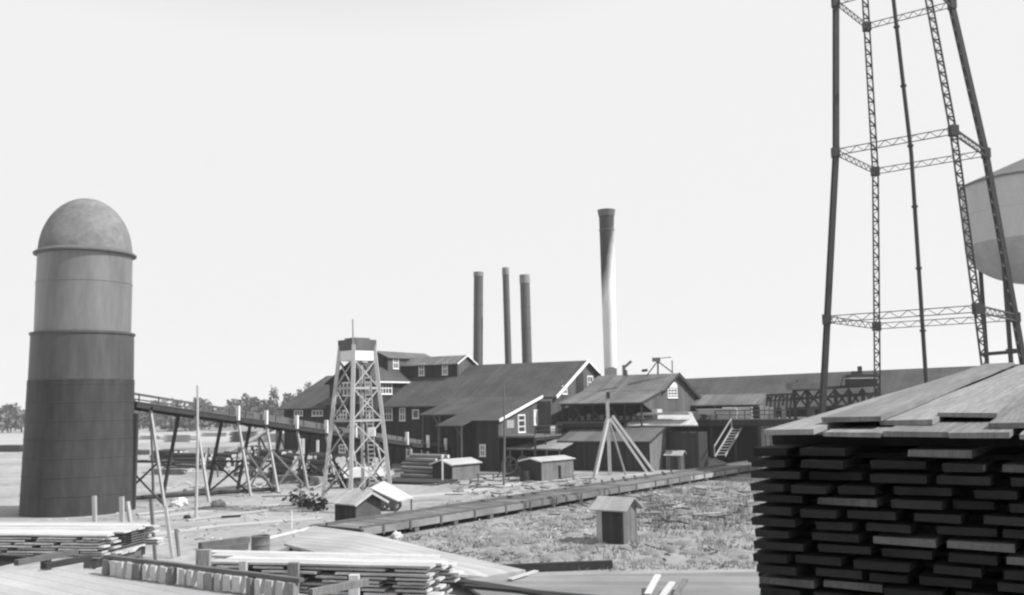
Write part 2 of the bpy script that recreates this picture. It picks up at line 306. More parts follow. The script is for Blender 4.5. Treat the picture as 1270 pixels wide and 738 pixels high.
# ------------------------------------------------------------------ smokestacks
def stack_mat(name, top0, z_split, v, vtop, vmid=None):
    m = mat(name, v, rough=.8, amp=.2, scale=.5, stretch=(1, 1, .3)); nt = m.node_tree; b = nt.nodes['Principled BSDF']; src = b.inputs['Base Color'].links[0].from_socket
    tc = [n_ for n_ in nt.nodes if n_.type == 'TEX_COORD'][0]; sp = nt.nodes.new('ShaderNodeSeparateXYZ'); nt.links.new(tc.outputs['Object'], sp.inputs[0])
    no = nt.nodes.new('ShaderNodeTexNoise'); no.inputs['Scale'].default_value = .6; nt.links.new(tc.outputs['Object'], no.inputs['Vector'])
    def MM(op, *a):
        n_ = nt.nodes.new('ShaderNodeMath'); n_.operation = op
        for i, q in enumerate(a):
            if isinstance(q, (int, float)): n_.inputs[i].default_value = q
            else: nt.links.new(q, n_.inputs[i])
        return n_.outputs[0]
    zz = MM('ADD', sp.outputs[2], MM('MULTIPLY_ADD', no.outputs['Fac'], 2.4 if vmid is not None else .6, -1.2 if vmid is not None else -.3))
    if vmid is not None: zz = MM('ADD', zz, MM('MULTIPLY', sp.outputs[0], -4.2))  # dark runs lower on the left, shade put into the colour
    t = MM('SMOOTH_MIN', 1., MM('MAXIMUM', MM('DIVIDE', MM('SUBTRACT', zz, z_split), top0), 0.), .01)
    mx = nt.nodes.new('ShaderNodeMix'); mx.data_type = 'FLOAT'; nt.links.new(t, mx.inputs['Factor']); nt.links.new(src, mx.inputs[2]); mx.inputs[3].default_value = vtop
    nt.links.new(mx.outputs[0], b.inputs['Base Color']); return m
def smokestack(xt, yt, xb, yb, wt, Y, mt, label, cap=None):
    top = atY(xt, yt, Y); bot = atY(xb, yb, Y); dr = (top-bot); base = bot-dr*(bot.z/dr.z); r = wt/1200*Y/2
    t = thing('smokestack', base, label, 'smokestack', 'smokestacks of the mill')
    b = MB(); b.tube(base, top, r, r*.97, 24); b.build('shaft', mt, t, smooth=True)
    b = MB(); d = dr.normalized()
    L_ = (top-base).length
    for k in (.55, .7, .82): b.tube(base+d*L_*k, base+d*(L_*k+.14), r*1.03, r*1.03, 24)
    b.build('band', mt, t, smooth=True)
    b = MB()
    ch = cap or .9
    b.tube(top-d*ch, top+d*.12, r*1.05, r*1.05, 24); b.build('rim', STL if not cap else GALV, t, smooth=True); return t
GALV = mat('bleached_iron', .24, rough=.7, amp=.25, scale=1.2)
SK = mat('sooty_iron', .11, rough=.8, amp=.25, scale=.5, stretch=(1, 1, .35))
smokestack(593.5, 338.5, 592.8, 452, 12, 135, SK, 'leftmost of the three smokestacks above the long mill roof, plain and a shade wider', .5)
smokestack(627, 333, 630.5, 450, 8.5, 137, SK, 'thin middle smokestack of the three, with the highest top', .9)
smokestack(650.7, 342, 653.8, 450, 12.5, 134, SK, 'rightmost of the three smokestacks, with a pale square-looking collar at its top', 1.1)
# tall flared stack
Y = 140; top = atY(752, 261, Y); bot = atY(757, 458, Y); dr = top-bot; base = bot-dr*(bot.z/dr.z)
t = thing('smokestack', base, 'tallest smokestack, alone right of the gable, soot-dark flared top over glare-pale shaft', 'smokestack', 'smokestacks of the mill')
SM4 = stack_mat('soot_and_glare_shaft', 5.5, top.z-11.5, .8, .055, 1)  # soot at the top; glare on the shaft put into its pale colour
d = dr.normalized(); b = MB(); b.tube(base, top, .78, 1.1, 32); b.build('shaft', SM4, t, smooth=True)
b = MB(); b.tube(top-d*.9, top+d*.05, 1.16, 1.32, 32); b.build('rim', STL, t, smooth=True); b = MB(); b.tube(top-d*3., top-d*2.85, 1.14, 1.14, 32); b.build('band', STL, t, smooth=True)
# ------------------------------------------------------------------ sorting house on the right
p = atY(838, 463, 110); G = Fr(p, 30); gzr = p.z
sh = thing('sorting_shed', G.W(5, 2, 0), 'mill shed with an arched white gable window and a pale lower roof', 'sorting shed')
b = MB(); b.ext([G.W(0, w_, z_) for w_, z_ in ((-7.9, 4.9), (4.4, 4.9), (4.4, gzr-.42*4.4-.15), (0, gzr-.18), (-7.9, 6.85))], G.u*9.4); b.build('wall', MW, sh)
b = MB(); b.ext([G.W(.0, w_, z_) for w_, z_ in ((4.41, 5.0), (7.4, 5.9), (9.9, 6.7), (4.41, gzr-.42*4.4-.15))], G.u*.1); b.build('gable_extension', MW, sh)
b = MB(); b.slab([G.W(-.35, 0, gzr), G.W(-.35, 4.6, 8.1), G.W(9.7, 4.6, 8.1), G.W(9.7, 0, gzr)], .12); b.slab([G.W(-.35, 0, gzr), G.W(-.35, -8.4, 6.75), G.W(9.7, -8.4, 6.75), G.W(9.7, 0, gzr)][::-1], .12); b.build('roof', RL, sh)
b = MB(); b.slab([G.W(0, 4.3, 8.14), G.W(0, 10.2, 6.87), G.W(9.9, 10.2, 6.87), G.W(9.9, 4.3, 8.14)], .1); b.build('lower_roof', RL, sh)
b = MB(); b.beam(G.W(-.42, 0, gzr-.1), G.W(-.42, -8.5, 6.6), .1, .4); b.beam(G.W(-.42, 0, gzr-.08), G.W(-.42, 4.6, 8.0), .08, .24); b.beam(G.W(-.06, 4.6, 7.95), G.W(-.06, 10.2, 6.8), .08, .2); b.each('barge_board', TD, sh)
a0, a1, z0, z1 = rect_s(G, 0, 827.5, 479, 839.5, 493.5)
aw = window(sh, G, 's', 0, a0, a1, z0, z1, -1, mx=3, mz=4, label='white arched window')
b = MB(); am = (a0+a1)/2; n_ = 10; b.ext([G.W(-.08, am+(a1-a0)/2*math.cos(math.pi*i/n_), z1-.003+.5*math.sin(math.pi*i/n_)) for i in range(n_+1)], G.u*.1); b.build('arch', TR, aw)
b = MB()
for i in range(6): s_ = .3+i*1.85; b.beam(G.W(s_, 9.7, 0 if i < 2 else 4.9), G.W(s_, 9.7, 6.9), .18); b.beam(G.W(s_, 9.7, 6.1), G.W(s_, 8.7, 6.9), .1)
b.beam(G.W(0, 9.7, 6.72), G.W(9.7, 9.7, 6.72), .16, .22); b.each('post', TD, sh)
b = MB(); b.fbox(G, .3, 9.5, 4.42, 4.5, 4.9, 8.0); b.build('shade_panel', SHADE, sh)  # black sheet over the wall for shade under the lower roof
b = MB()
for i in range(4): b.beam(G.W(1+i*2.3, 9.0-.3*i, 5), G.W(2.6+i*2.2, 7.4, 6.2+.2*(i % 2)), .12)
for i in range(12): b.fbox(G, .4+i*.75, .85+i*.75, 8.6+.4*random.random(), 9.2, 5.0, 5.2+.5*random.random())
b.build('roller_table', TB, sh)
b = MB(); b.fbox(G, -.8, -.2, 6.6, 8.0, 5.05, 6.1); b.build('machine_cover', TLL, sh)
# roof-top frame, hatch and pipe on the ridge
rt = thing('roof_derrick', atY(816, 463, 109.5), 'spindly rooftop hoist frame of pole, crossbar and stays on the sorting shed ridge', 'hoist frame')
b = MB(); P_ = lambda x, y: atY(x, y, 109.5)
for q in ((816, 464, 816, 444, .16), (811, 445, 832.5, 443, .08), (815.5, 448, 802, 466, .12), (817, 449, 834, 462, .12), (834, 463, 833.5, 447, .1), (796, 460, 803, 459, .3)): b.beam(P_(*q[:2]), P_(*q[2:4]), q[4])
b.build('frame', TD, rt); b = MB(); b.box(P_(814, 448.5), .9, .3, .45); b.build('pulley_block', STL, rt)
rv = MB(); rv.beam(P_(777, 467), P_(776, 459), .3); rv.beam(P_(775, 455), P_(783, 448), .28); rv.box(P_(774, 466), .35, .3, 1.2); rv.build('vent_pipe', STL, label='bent vent pipe on the sorting shed ridge near its left end', cat='pipe')
rv = MB(); rv.box(atY(757.5, 468, 118), 1.4, 1, 1.1); rv.box(atY(757.5, 468, 118)+Vector((.1, 0, 1.1)), .8, .6, .12); rv.build('roof_vent', GALV, label='small box vent at the foot of the tallest smokestack', cat='vent')
# raised deck under it
dk = thing('raised_deck', G.W(-3, 6, 0), 'raised timber deck on posts under the sorting shed, black with shadow beneath', 'deck')
b = MB(); b.fbox(G, 3.2, 9.8, 3.0, 10.6, 4.66, 4.88); b.fbox(G, -24, 9.8, -8.4, 3.0, 4.66, 4.88); b.build('planking', TB, dk)  # right end run on unseen to shade the space beneath
b = MB(); b.fbox(G, 3.3, 9.6, 10.602, 10.75, 4.3, 4.75); b.fbox(G, -24, 3.18, 3.002, 3.15, 4.2, 4.8); b.each('edge_beam', TD, dk)
b = MB()
for i in range(13): b.beam(G.W(-23+i*2.6, 10.3 if i > 9 else 2.7, 0), G.W(-23+i*2.6, 10.3 if i > 9 else 2.7, 4.65), .3)
b.each('post', TD, dk)
b = MB(); b.fbox(G, -24, 9.5, -1.0, -.8, 0, 4.64); b.fbox(G, -24, -23.8, -.8, 2.9, 0, 4.64); b.build('shade_backing', SHADE, dk)  # black sheet for shade under the deck; end piece keeps sun out
b = MB()
for s_ in [-13.4+i*1.6 for i in range(6)]: b.beam(G.W(s_, 2.9, 4.88), G.W(s_, 2.9, 5.85), .1)
b.beam(G.W(-13.4, 2.9, 5.8), G.W(-5.4, 2.9, 5.8), .1); b.beam(G.W(-13.4, 2.9, 5.35), G.W(-5.4, 2.9, 5.35), .08); b.build('railing', TB, dk)
# stair
T0 = atY(908, 531, 103.2); T1 = atY(887, 566, 99.5); T1.z = max(T1.z, .1)
stc = thing('staircase', Vector((T1.x, T1.y, 0)), 'steep open wooden stair climbing to the raised deck', 'staircase')
dx = Vector((1.0, .35, 0)).normalized()*1.15
for nme, off in (('stringer', Vector()), ('stringer', dx)):
    b = MB(); b.beam(T1+off, T0+off, .08, .2); b.build(nme, TL, stc)
b = MB()
for k in range(10): q = T1.lerp(T0, (k+.5)/10); b.beam(q, q+dx, .2, .05)
b.each('tread', TL, stc)
b = MB(); up = Vector((0, 0, 1.0))
b.beam(T1-dx*.05+up, T0-dx*.05+up, .09, .12); b.beam(T1-dx*.05, T1-dx*.05+up, .09); b.beam(T0-dx*.05, T0-dx*.05+up, .09); b.build('handrail', TL, stc)
# pale long lean shed roof in front of the sorting shed
qd = atY(866, 527, 98.8); Q = Fr(qd, 30); QZ = qd.z; Q0 = Q.on_z(779, 527, QZ)[0]
sl_ = thing('storage_shed', Q.W(5, -1.5, 0), 'low storage shed with a bright pale single-slope roof, below the arched window', 'storage shed')
b = MB(); b.slab([Q.W(0, 0, QZ), Q.W(Q0, 0, QZ), Q.W(Q0-.8, -3.4, QZ+1.25), Q.W(1.9, -3.4, QZ+1.25)], .12); b.build('roof', mat('bright_roof', .5, boards=(UD, .3, .1, .15), amp=.12), sl_)
b = MB(); b.fbox(Q, .2, 3.4, -3.2, -.5, 0, 3.7); b.build('wall', DW, sl_)
b = MB()
for k in range(4): s_ = .3+k*1.; b.beam(Q.W(s_, -.45, 3.7), Q.W(s_, -.45, QZ), .13); b.each('post', TD, sl_)
# ------------------------------------------------------------------ long warehouse far right
p = atY(848, 470.5, 128); K = Fr(p, 30)
wh = thing('warehouse', K.W(-20, 0, 0), 'very long plain warehouse with an unbroken grey roof running off behind the board stack', 'warehouse')
b = MB(); b.ext([K.W(5, w_, z_) for w_, z_ in ((-9, 0), (9, 0), (9, 5.7), (0, 9.65), (-9, 5.7))], -K.u*62); b.build('wall', DW, wh)
b = MB(); kr = p.z; b.slab([K.W(5.5, 0, kr), K.W(5.5, 9.7, 5.75), K.W(-57.5, 9.7, 6.3), K.W(-57.5, 0, kr+.9)], .14); b.slab([K.W(5.5, 0, kr), K.W(5.5, -9.7, 5.75), K.W(-57.5, -9.7, 6.3), K.W(-57.5, 0, kr+.9)][::-1], .14); b.build('roof', RF, wh)
p = atY(950.4, 488, 113); J = Fr(p, 30); jz = p.z
a_ = J.on_s(940, 501.5); c_ = J.on_s(959.5, 501)
jb = thing('side_shed', J.W(5, 0, 0), 'low open-fronted shed in front of the long warehouse, small gable to the right', 'shed')
b = MB(); b.slab([J.W(-.2, 0, jz), J.W(-.2, a_[0], a_[1]), J.W(10.5, a_[0], a_[1]), J.W(10.5, 0, jz)], .1); b.slab([J.W(-.2, 0, jz), J.W(-.2, c_[0], c_[1]), J.W(10.5, c_[0], c_[1]), J.W(10.5, 0, jz)][::-1], .1); b.build('roof', RL, jb)
b = MB(); b.ext([J.W(.1, w_, z_) for w_, z_ in ((c_[0]*.95, 6.0), (a_[0]*.9, 6.0), (a_[0]*.9, a_[1]+.2), (0, jz-.15), (c_[0]*.95, c_[1]+.0))], J.u*.12); b.build('gable', MW, jb)
b = MB(); b.fbox(J, .3, 10.3, c_[0]*.9, a_[0]*.4, 0, 6.3); b.build('wall', SHADE, jb)
b = MB()
for k in range(5): b.beam(J.W(.3+k*2.4, a_[0]*.9, 0), J.W(.3+k*2.4, a_[0]*.9, a_[1]), .16)
b.each('post', TB, jb)
# ------------------------------------------------------------------ small sheds
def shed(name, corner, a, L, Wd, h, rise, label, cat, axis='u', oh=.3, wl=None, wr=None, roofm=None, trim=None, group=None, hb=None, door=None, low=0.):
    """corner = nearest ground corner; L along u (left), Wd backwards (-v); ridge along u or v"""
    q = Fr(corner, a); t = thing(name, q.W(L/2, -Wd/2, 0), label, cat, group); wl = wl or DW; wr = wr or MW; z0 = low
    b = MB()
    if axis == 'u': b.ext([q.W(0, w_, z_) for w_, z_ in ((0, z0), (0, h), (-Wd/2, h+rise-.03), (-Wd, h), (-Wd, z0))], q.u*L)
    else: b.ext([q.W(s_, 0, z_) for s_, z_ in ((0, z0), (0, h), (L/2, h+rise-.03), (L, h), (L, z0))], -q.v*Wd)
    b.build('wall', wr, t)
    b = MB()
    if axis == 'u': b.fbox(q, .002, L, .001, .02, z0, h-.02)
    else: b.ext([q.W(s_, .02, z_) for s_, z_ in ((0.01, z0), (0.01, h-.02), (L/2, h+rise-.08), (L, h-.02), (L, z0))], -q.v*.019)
    b.build('front_wall', wl, t)  # darker skin by default, shade of the left wall put into colour
    k = rise/(Wd/2 if axis == 'u' else L/2); b = MB(); e = h-k*oh+.03; tz = h+rise+.03
    if axis == 'u':
        b.slab([q.W(-oh, oh, e), q.W(L+oh, oh, e), q.W(L+oh, -Wd/2, tz), q.W(-oh, -Wd/2, tz)], .06); b.slab([q.W(-oh, -Wd-oh, e), q.W(L+oh, -Wd-oh, e), q.W(L+oh, -Wd/2, tz), q.W(-oh, -Wd/2, tz)][::-1], .06)
    else:
        b.slab([q.W(-oh, oh, e), q.W(-oh, -Wd-oh, e), q.W(L/2, -Wd-oh, tz), q.W(L/2, oh, tz)], .06); b.slab([q.W(L+oh, oh, e), q.W(L+oh, -Wd-oh, e), q.W(L/2, -Wd-oh, tz), q.W(L/2, oh, tz)][::-1], .06)
    b.build('roof', roofm or RL, t)
    if trim:
        b = MB(); dz = Vector((0, 0, -.06))
        if axis == 'u': b.beam(q.W(-oh-.03, oh, e)+dz, q.W(-oh-.03, -Wd/2, tz)+dz, .05, .14); b.beam(q.W(-oh-.03, -Wd/2, tz)+dz, q.W(-oh-.03, -Wd-oh, e)+dz, .05, .14)
        else: b.beam(q.W(-oh, oh+.03, e)+dz, q.W(L/2, oh+.03, tz)+dz, .05, .14); b.beam(q.W(L/2, oh+.03, tz)+dz, q.W(L+oh, oh+.03, e)+dz, .05, .14)
        b.each('barge_board', trim, t)
    if door:
        x0, x1, zt, wh_ = door; b = MB()
        if wh_ == 'w': b.fbox(q, x0, x1, .02, .06, z0+.05, zt)
        else: b.fbox(q, -.04, -.002, -x1, -x0, z0+.05, zt)
        dr_ = b.build('door', DW if wh_ == 'w' else SHADE, t)
    return t, q
t, q = shed('tool_shed', gz(441, 655.5), 42, 1.9, 1.9, 1.5, .5, 'small gabled board shed with pale barge boards at the near end of the plank tramway', 'shed', trim=TLL, oh=.3, roofm=mat('shed_roof', .38, boards=((-.74, .67, 0), .2, .15, .2)))
t, q = shed('outhouse', gz(774, 675.5), 33, 1.5, 1.5, 1.78, .42, 'lone outhouse of upright boards standing in the dry grass', 'outhouse', oh=.28, wr=mat('outhouse_boards', .13, boards=((.84, .55, 0), .2, .25, .4)), wl=mat('outhouse_shaded_boards', .07, boards=((-.84, .55, 0), .2, .3, .5)), roofm=mat('outhouse_roof', .31, amp=.15, boards=((-.84, .55, 0), .25, .1, .15)))  # darker left boards have the wall's shade in their colour
b = MB(); b.fbox(q, 1.18, 1.48, .021, .06, .02, 1.66); b.build('corner_board', TLL, t)
b = MB(); b.fbox(q, .06, 1.1, .021, .045, .05, 1.6); b.build('door', DW, t)
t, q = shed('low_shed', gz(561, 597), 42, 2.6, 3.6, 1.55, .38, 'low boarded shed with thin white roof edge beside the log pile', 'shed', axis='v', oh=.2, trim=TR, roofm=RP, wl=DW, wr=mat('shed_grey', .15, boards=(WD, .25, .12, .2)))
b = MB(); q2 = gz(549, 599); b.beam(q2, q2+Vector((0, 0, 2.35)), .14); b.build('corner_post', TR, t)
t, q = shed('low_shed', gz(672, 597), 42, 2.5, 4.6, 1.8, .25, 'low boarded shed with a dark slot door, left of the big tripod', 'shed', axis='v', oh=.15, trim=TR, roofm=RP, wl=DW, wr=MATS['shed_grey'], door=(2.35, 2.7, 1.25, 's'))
# hipped board house behind the tripod
p = atY(821.5, 530, 100.5); Z6 = Fr(p, 30); z6 = p.z
hs = thing('board_house', Z6.W(5, 0, 0), 'long low boarded house with a dark front and grey gable behind the tripod', 'house')
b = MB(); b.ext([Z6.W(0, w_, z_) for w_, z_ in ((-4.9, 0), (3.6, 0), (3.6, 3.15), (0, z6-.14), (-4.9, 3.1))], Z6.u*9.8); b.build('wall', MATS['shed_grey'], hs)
b = MB(); b.fbox(Z6, .0, 9.79, 3.602, 3.65, 0, 3.1); b.build('front_wall', DW, hs)  # dark skin, front wall's shade put into its colour
b = MB(); b.slab([Z6.W(-.3, 0, z6), Z6.W(-.3, 4.15, 3.02), Z6.W(10.1, 4.15, 3.02), Z6.W(10.1, 0, z6)], .1); b.slab([Z6.W(-.3, 0, z6), Z6.W(-.3, -5.3, 3.05), Z6.W(10.1, -5.3, 3.05), Z6.W(10.1, 0, z6)][::-1], .1)
b.build('roof', mat('house_roof', .12, boards=(UD, 1.0, .2, .1), amp=.25, scale=.4), hs)
b = MB(); b.beam(Z6.W(-.36, 4.2, 2.97), Z6.W(-.36, 0, z6-.04), .06, .18); b.beam(Z6.W(-.36, -5.3, 3.), Z6.W(-.36, 0, z6-.04), .06, .18); b.each('barge_board', TD, hs)
t, q = shed('privy', gz(845, 583), 30, 1.6, 1.3, 1.55, .35, 'tiny hut with pale roof and dark doorway against the grey gable', 'hut', wl=MATS['shed_grey'], roofm=RP, oh=.2, door=(.3, 1.1, 1.35, 'w'))
t, q = shed('small_hut', gz(430, 606), 60, 1.7, 3.2, 1.1, .6, 'small hut seen through the legs of the lookout frame', 'hut', axis='v', trim=TL, roofm=RP, wl=SHADE, oh=.25)
# open machine shed
q = Fr(gz(696, 556.5, 2.35), 30); L_ = q.on_z(606, 558, 2.35)[0]
t = thing('open_shed', q.W(L_/2, -1.5, 0), 'long open lean-to with a flat pale roof over dark machinery', 'open shed')
b = MB(); b.slab([q.W(0, 0, 2.35), q.W(L_, 0, 2.35), q.W(L_-1.5, -4.2, 3.1), q.W(0, -4.2, 3.1)], .1); b.build('roof', mat('plank_roof', .27, boards=(UD, .5, .2, .15)), t)
b = MB()
for k in range(5): b.beam(q.W(.3+k*(L_-.6)/4, -.2, 0), q.W(.3+k*(L_-.6)/4, -.2, 2.3), .14)
b.beam(q.W(0, -.2, 2.2), q.W(L_, -.2, 2.2), .12); b.each('post', TB, t)
b = MB(); b.fbox(q, .1, L_-.1, -4.1, -4.0, 0, 3.0); b.build('back_wall', SHADE, t)
t = thing('belt_machine', gz(632, 594), 'dark machine with belt wheels under the open lean-to, near the thin bare pole', 'machine')
b = MB(); o_ = gz(632, 592)
def wheel(b, c, r, wd, ax, n=20, sp=6):
    ax = Vector(ax).normalized(); x = ax.cross(Vector((0, 0, 1))).normalized(); y = Vector((0, 0, 1))
    P_ = [c+(x*math.cos(6.28318*i/n)+y*math.sin(6.28318*i/n))*r for i in range(n+1)]
    for i in range(n): b.beam(P_[i], P_[i+1], wd, r*.14, up=ax)
    for i in range(sp): a = 6.28318*i/sp; b.beam(c, c+(x*math.cos(a)+y*math.sin(a))*r, wd*.5)
    b.tube(c-ax*wd, c+ax*wd, r*.18)
wheel(b, o_+Vector((0, 0, 1.15)), .75, .16, (.3, -.9, 0)); wheel(b, o_+Vector((1.3, .6, 1.3)), .6, .16, (.3, -.9, 0)); b.build('belt_wheel', ST, t)
b = MB(); b.beam(o_+Vector((-1.2, .4, 0)), o_+Vector((-.3, .6, 1.5)), .12); b.box(o_+Vector((.6, 1.0, 0)), 2.6, 1.1, .8); b.beam(o_+Vector((-.8, .5, .9)), o_+Vector((2, 1.2, .9)), .16); b.build('frame', TD, t)
bb = MB(); o_ = gz(612, 596); bb.box(o_+Vector((0, 0, .55)), 3.2, .7, .08)
for i in (-1.4, 0, 1.4): bb.beam(o_+Vector((i, -.25, 0)), o_+Vector((i, -.25, .55)), .1); bb.beam(o_+Vector((i, .25, 0)), o_+Vector((i, .25, .55)), .1)
bb.build('work_bench', TB, label='low rough bench in front of the open lean-to', cat='bench')
b = MB(); o_ = gz(651, 597); b.lathe(o_, [(0, 0), (.42, 0), (.47, .45), (.42, .95), (.36, .95), (.36, .85), (0, .85)], 18); b.build('barrel', TD, smooth=True, label='dark barrel beside the left wall of the slot-door shed', cat='barrel')
# ------------------------------------------------------------------ poles and tripod
def pole(xt, yt, xb, yb, wpx, label, m=TB, name='wooden_pole', tw=.6):
    o_ = gz(xb, yb); tp = atY(xt, yt, o_.y); r = wpx/2400*o_.y
    b = MB(); mid = o_.lerp(tp, .5)+Vector((r*.5, 0, 0)); b.tube(o_, mid, r, r*(1+tw)/2, 9); b.tube(mid, tp, r*(1+tw)/2, r*tw, 9)
    return b.build(name, m, smooth=True, label=label, cat='pole')
pole(245, 478, 243, 645, 4.2, 'tall thin bare pole standing in front of the left trestle', TL)
pole(625, 478, 625, 602, 3.0, 'tall thin pole in front of the open machine shed', TB)
pole(186, 509, 190, 612, 3.6, 'short pole close to the right side of the iron burner', TB)
pole(336.5, 477, 336.5, 528, 1.2, 'distant thin utility pole above the far tree line', STL, 'utility_pole')
pole(361.5, 633, 361.5, 655, 2, 'short white marker stake on the bare ground left of the tool shed', TR, 'marker_stake')
tp = thing('tripod_derrick', gz(757, 590), 'pale pole tripod with a tall central mast in front of the board house', 'tripod hoist')
def legb(nm, xt, yt, xb, yb, w_, m):
    o_ = gz(xb, yb); b = MB(); b.beam(o_, atY(xt, yt, (o_.y+94)/2), w_*o_.y/1200); return b.build(nm, m, tp)
legb('mast', 753, 490, 756.5, 589, 4.2, TLL); legb('leg', 753.5, 520, 737.5, 592, 4, TLL); legb('leg', 755.5, 522, 776, 589.5, 2, TL); legb('leg', 756.5, 519, 803.5, 587.5, 2.9, TLL); legb('leg', 759.5, 516, 811, 585.5, 2.9, TLL)
b = MB(); b.box(atY(754, 494, 94)-Vector((0, .2, 0)), .3, .5, .6); b.build('mast_head', TD, tp)
b = MB(); b.beam(gz(776, 589.5, .12), gz(806, 586.5, .12), .07); b.build('tie_rod', TLL, tp)
for i, (xb, yb, xt, yt, wp) in enumerate(((118, 674, 117, 615, 5), (152, 668, 151, 616, 5.5), (168, 692, 158, 622, 4.5), (193, 699, 187, 619, 4), (214, 692, 205, 627, 4.5), (222, 690, 218, 656, 3), (174, 692, 171, 661, 4.5))):
    o_ = gz(xb, yb); tq = atY(xt, yt, o_.y+.1*(i % 3)); b = MB(); b.beam(o_, tq, wp/1200*o_.y, wp/1500*o_.y)
    b.build('stake', TL if i not in (5, 3) else TB, label=['upright board stake leftmost, against the dark burner', 'upright board stake just right of the leftmost one, against the dark burner', 'tall stake leaning left at the right edge of the burner', 'tall thin grey stake, fourth from the left, leaning left', 'pale stake leaning left, fifth from the left', 'short dark stake at the right end of the stake row', 'short pale stub stake between the tall leaning stakes'][i], cat='stake', group='stakes stuck in the ground beside the burner')
# ------------------------------------------------------------------ refuse burner
IR1 = mat('rusty_iron', .044, rough=.6, amp=.35, scale=.55, amp2=.28, scale2=2.2, stretch=(1, 1, .22), bump=.3); IR2 = mat('grey_iron', .19, rough=.42, amp=.28, scale=.7, amp2=.14, scale2=2.5, stretch=(1, 1, .2), metal=.35); IR3 = mat('mid_iron', .082, rough=.5, amp=.33, scale=.8, stretch=(1, 1, .15), amp2=.22, scale2=2.5, metal=.2)
sc = gz(96.5, 634.5); sY = sc.y; k = sY/1200*.925; zat = lambda y: atY(98, y, sY).z
si = thing('refuse_burner', sc, 'huge round iron refuse burner with a domed cap, at the left of the yard', 'burner')
R0 = 69.5*k; R1 = 65*k; R2 = 60*k
zb, zs, zt, zf, zd = zat(472), zat(414), zat(353), zat(317), zat(247)
b = MB(); b.lathe(sc, [(R0, 0), (R1*1.012, zb-.12), (R1*1.02, zb), (R1, zb+.02)], 64); b.build('lower_shell', IR1, si, smooth=True)
b = MB(); b.lathe(sc, [(R1*.999, zb+.01), (R1*.985, zs-.15), (R1*1.01, zs-.14), (R1*1.01, zs), (R2, zs+.06)], 64); b.build('middle_shell', IR3, si, smooth=True)
b = MB(); b.lathe(sc, [(R2, zs), (R2, zt-.04), (R2*1.008, zt-.03), (R2*1.008, zt+.06), (R2*.995, zt+.07), (R2*.99, zf)], 64); b.build('upper_shell', IR2, si, smooth=True)
b = MB(); b.lathe(sc, [(R2*.98, zf-.12), (R2*1.075, zf-.05), (R2*1.08, zf+.05), (R2*.97, zf+.3), (R2*.97, zf+.1)], 64); b.build('flange', STL, si, smooth=True)
b = MB(); hd = zd-zf; b.lathe(sc, [(R2*.985*math.cos(a*math.pi/36), zf+.1+(hd-.1)*math.sin(a*math.pi/36)) for a in range(0, 19)], 64); b.build('dome', mat('screen_dome', .17, rough=.75, amp=.28, scale=.8, amp2=.25, scale2=3, bump=.3), si, smooth=True)
b = MB()
for i in range(9):
    z_ = 1.3+i*1.25
    if z_ < zb-.3: r_ = R0+(R1*1.012-R0)*z_/(zb-.12); b.lathe(sc, [(r_+.002, z_), (r_+.025, z_+.01), (r_+.025, z_+.07), (r_+.002, z_+.08)], 64)
b.build('plate_seam', IR1, si, smooth=True)
b = MB(); b.tube(gz(166, 598)+Vector((-.6, 0, 0)), gz(166, 598)+Vector((.5, 0, 0)), .0, .0, 4) if False else b.beam(gz(164, 632), atY(168.5, 513, gz(164, 632).y), .35); b.build('ladder_post', TD, si)
# ------------------------------------------------------------------ refuse conveyor trestle
T_0 = Vector((-27.6, 71, 7.25)); T_1 = Vector((-8.0, 108.5, 1.95)); td = (T_1-T_0); hd_ = Vector((td.x, td.y, 0)).normalized(); tn = Vector((hd_.y, -hd_.x, 0))   # tn points to the camera side/right
def tpar(px):
    k_ = (px-635)/1200; return (k_*T_0.y-T_0.x)/(td.x-k_*td.y)
TT = lambda t_, o_=0, z_=0: T_0+td*t_+tn*o_+Vector((0, 0, z_))
tr = thing('conveyor_trestle', Vector((T_0.x, T_0.y, 0)).lerp(Vector((T_1.x, T_1.y, 0)), .5), 'long sloping conveyor trestle on splayed bents, running from the burner down towards the mill', 'conveyor trestle')
b = MB(); b.beam(TT(-.02, 1.0), TT(1, 1.0), .2, .38); b.beam(TT(-.02, -1.0), TT(1, -1.0), .2, .38); b.each('stringer', TD, tr)
b = MB(); b.beam(TT(-.02, 0, .22), TT(1, 0, .22), 2.3, .05); b.build('trough_floor', TB, tr)
b = MB(); b.beam(TT(.27, .75, .5), TT(1, .75, .42), .08, .44); b.beam(TT(.2, -.75, .5), TT(1, -.75, .42), .08, .44); b.beam(TT(-.02, .72, .82), TT(.5, .72, .72), .09, .12); b.beam(TT(-.02, -.8, 1.0), TT(.5, -.8, .85), .12, .16); b.beam(TT(-.02, .72, .42), TT(.3, .72, .42), .06, .1)
for k_ in range(24): t_ = -.01+k_*.043; b.beam(TT(t_, .82, 0), TT(t_, .82, .8 if t_ < .5 else .66), .09)
b.each('trough_side', TB, tr)
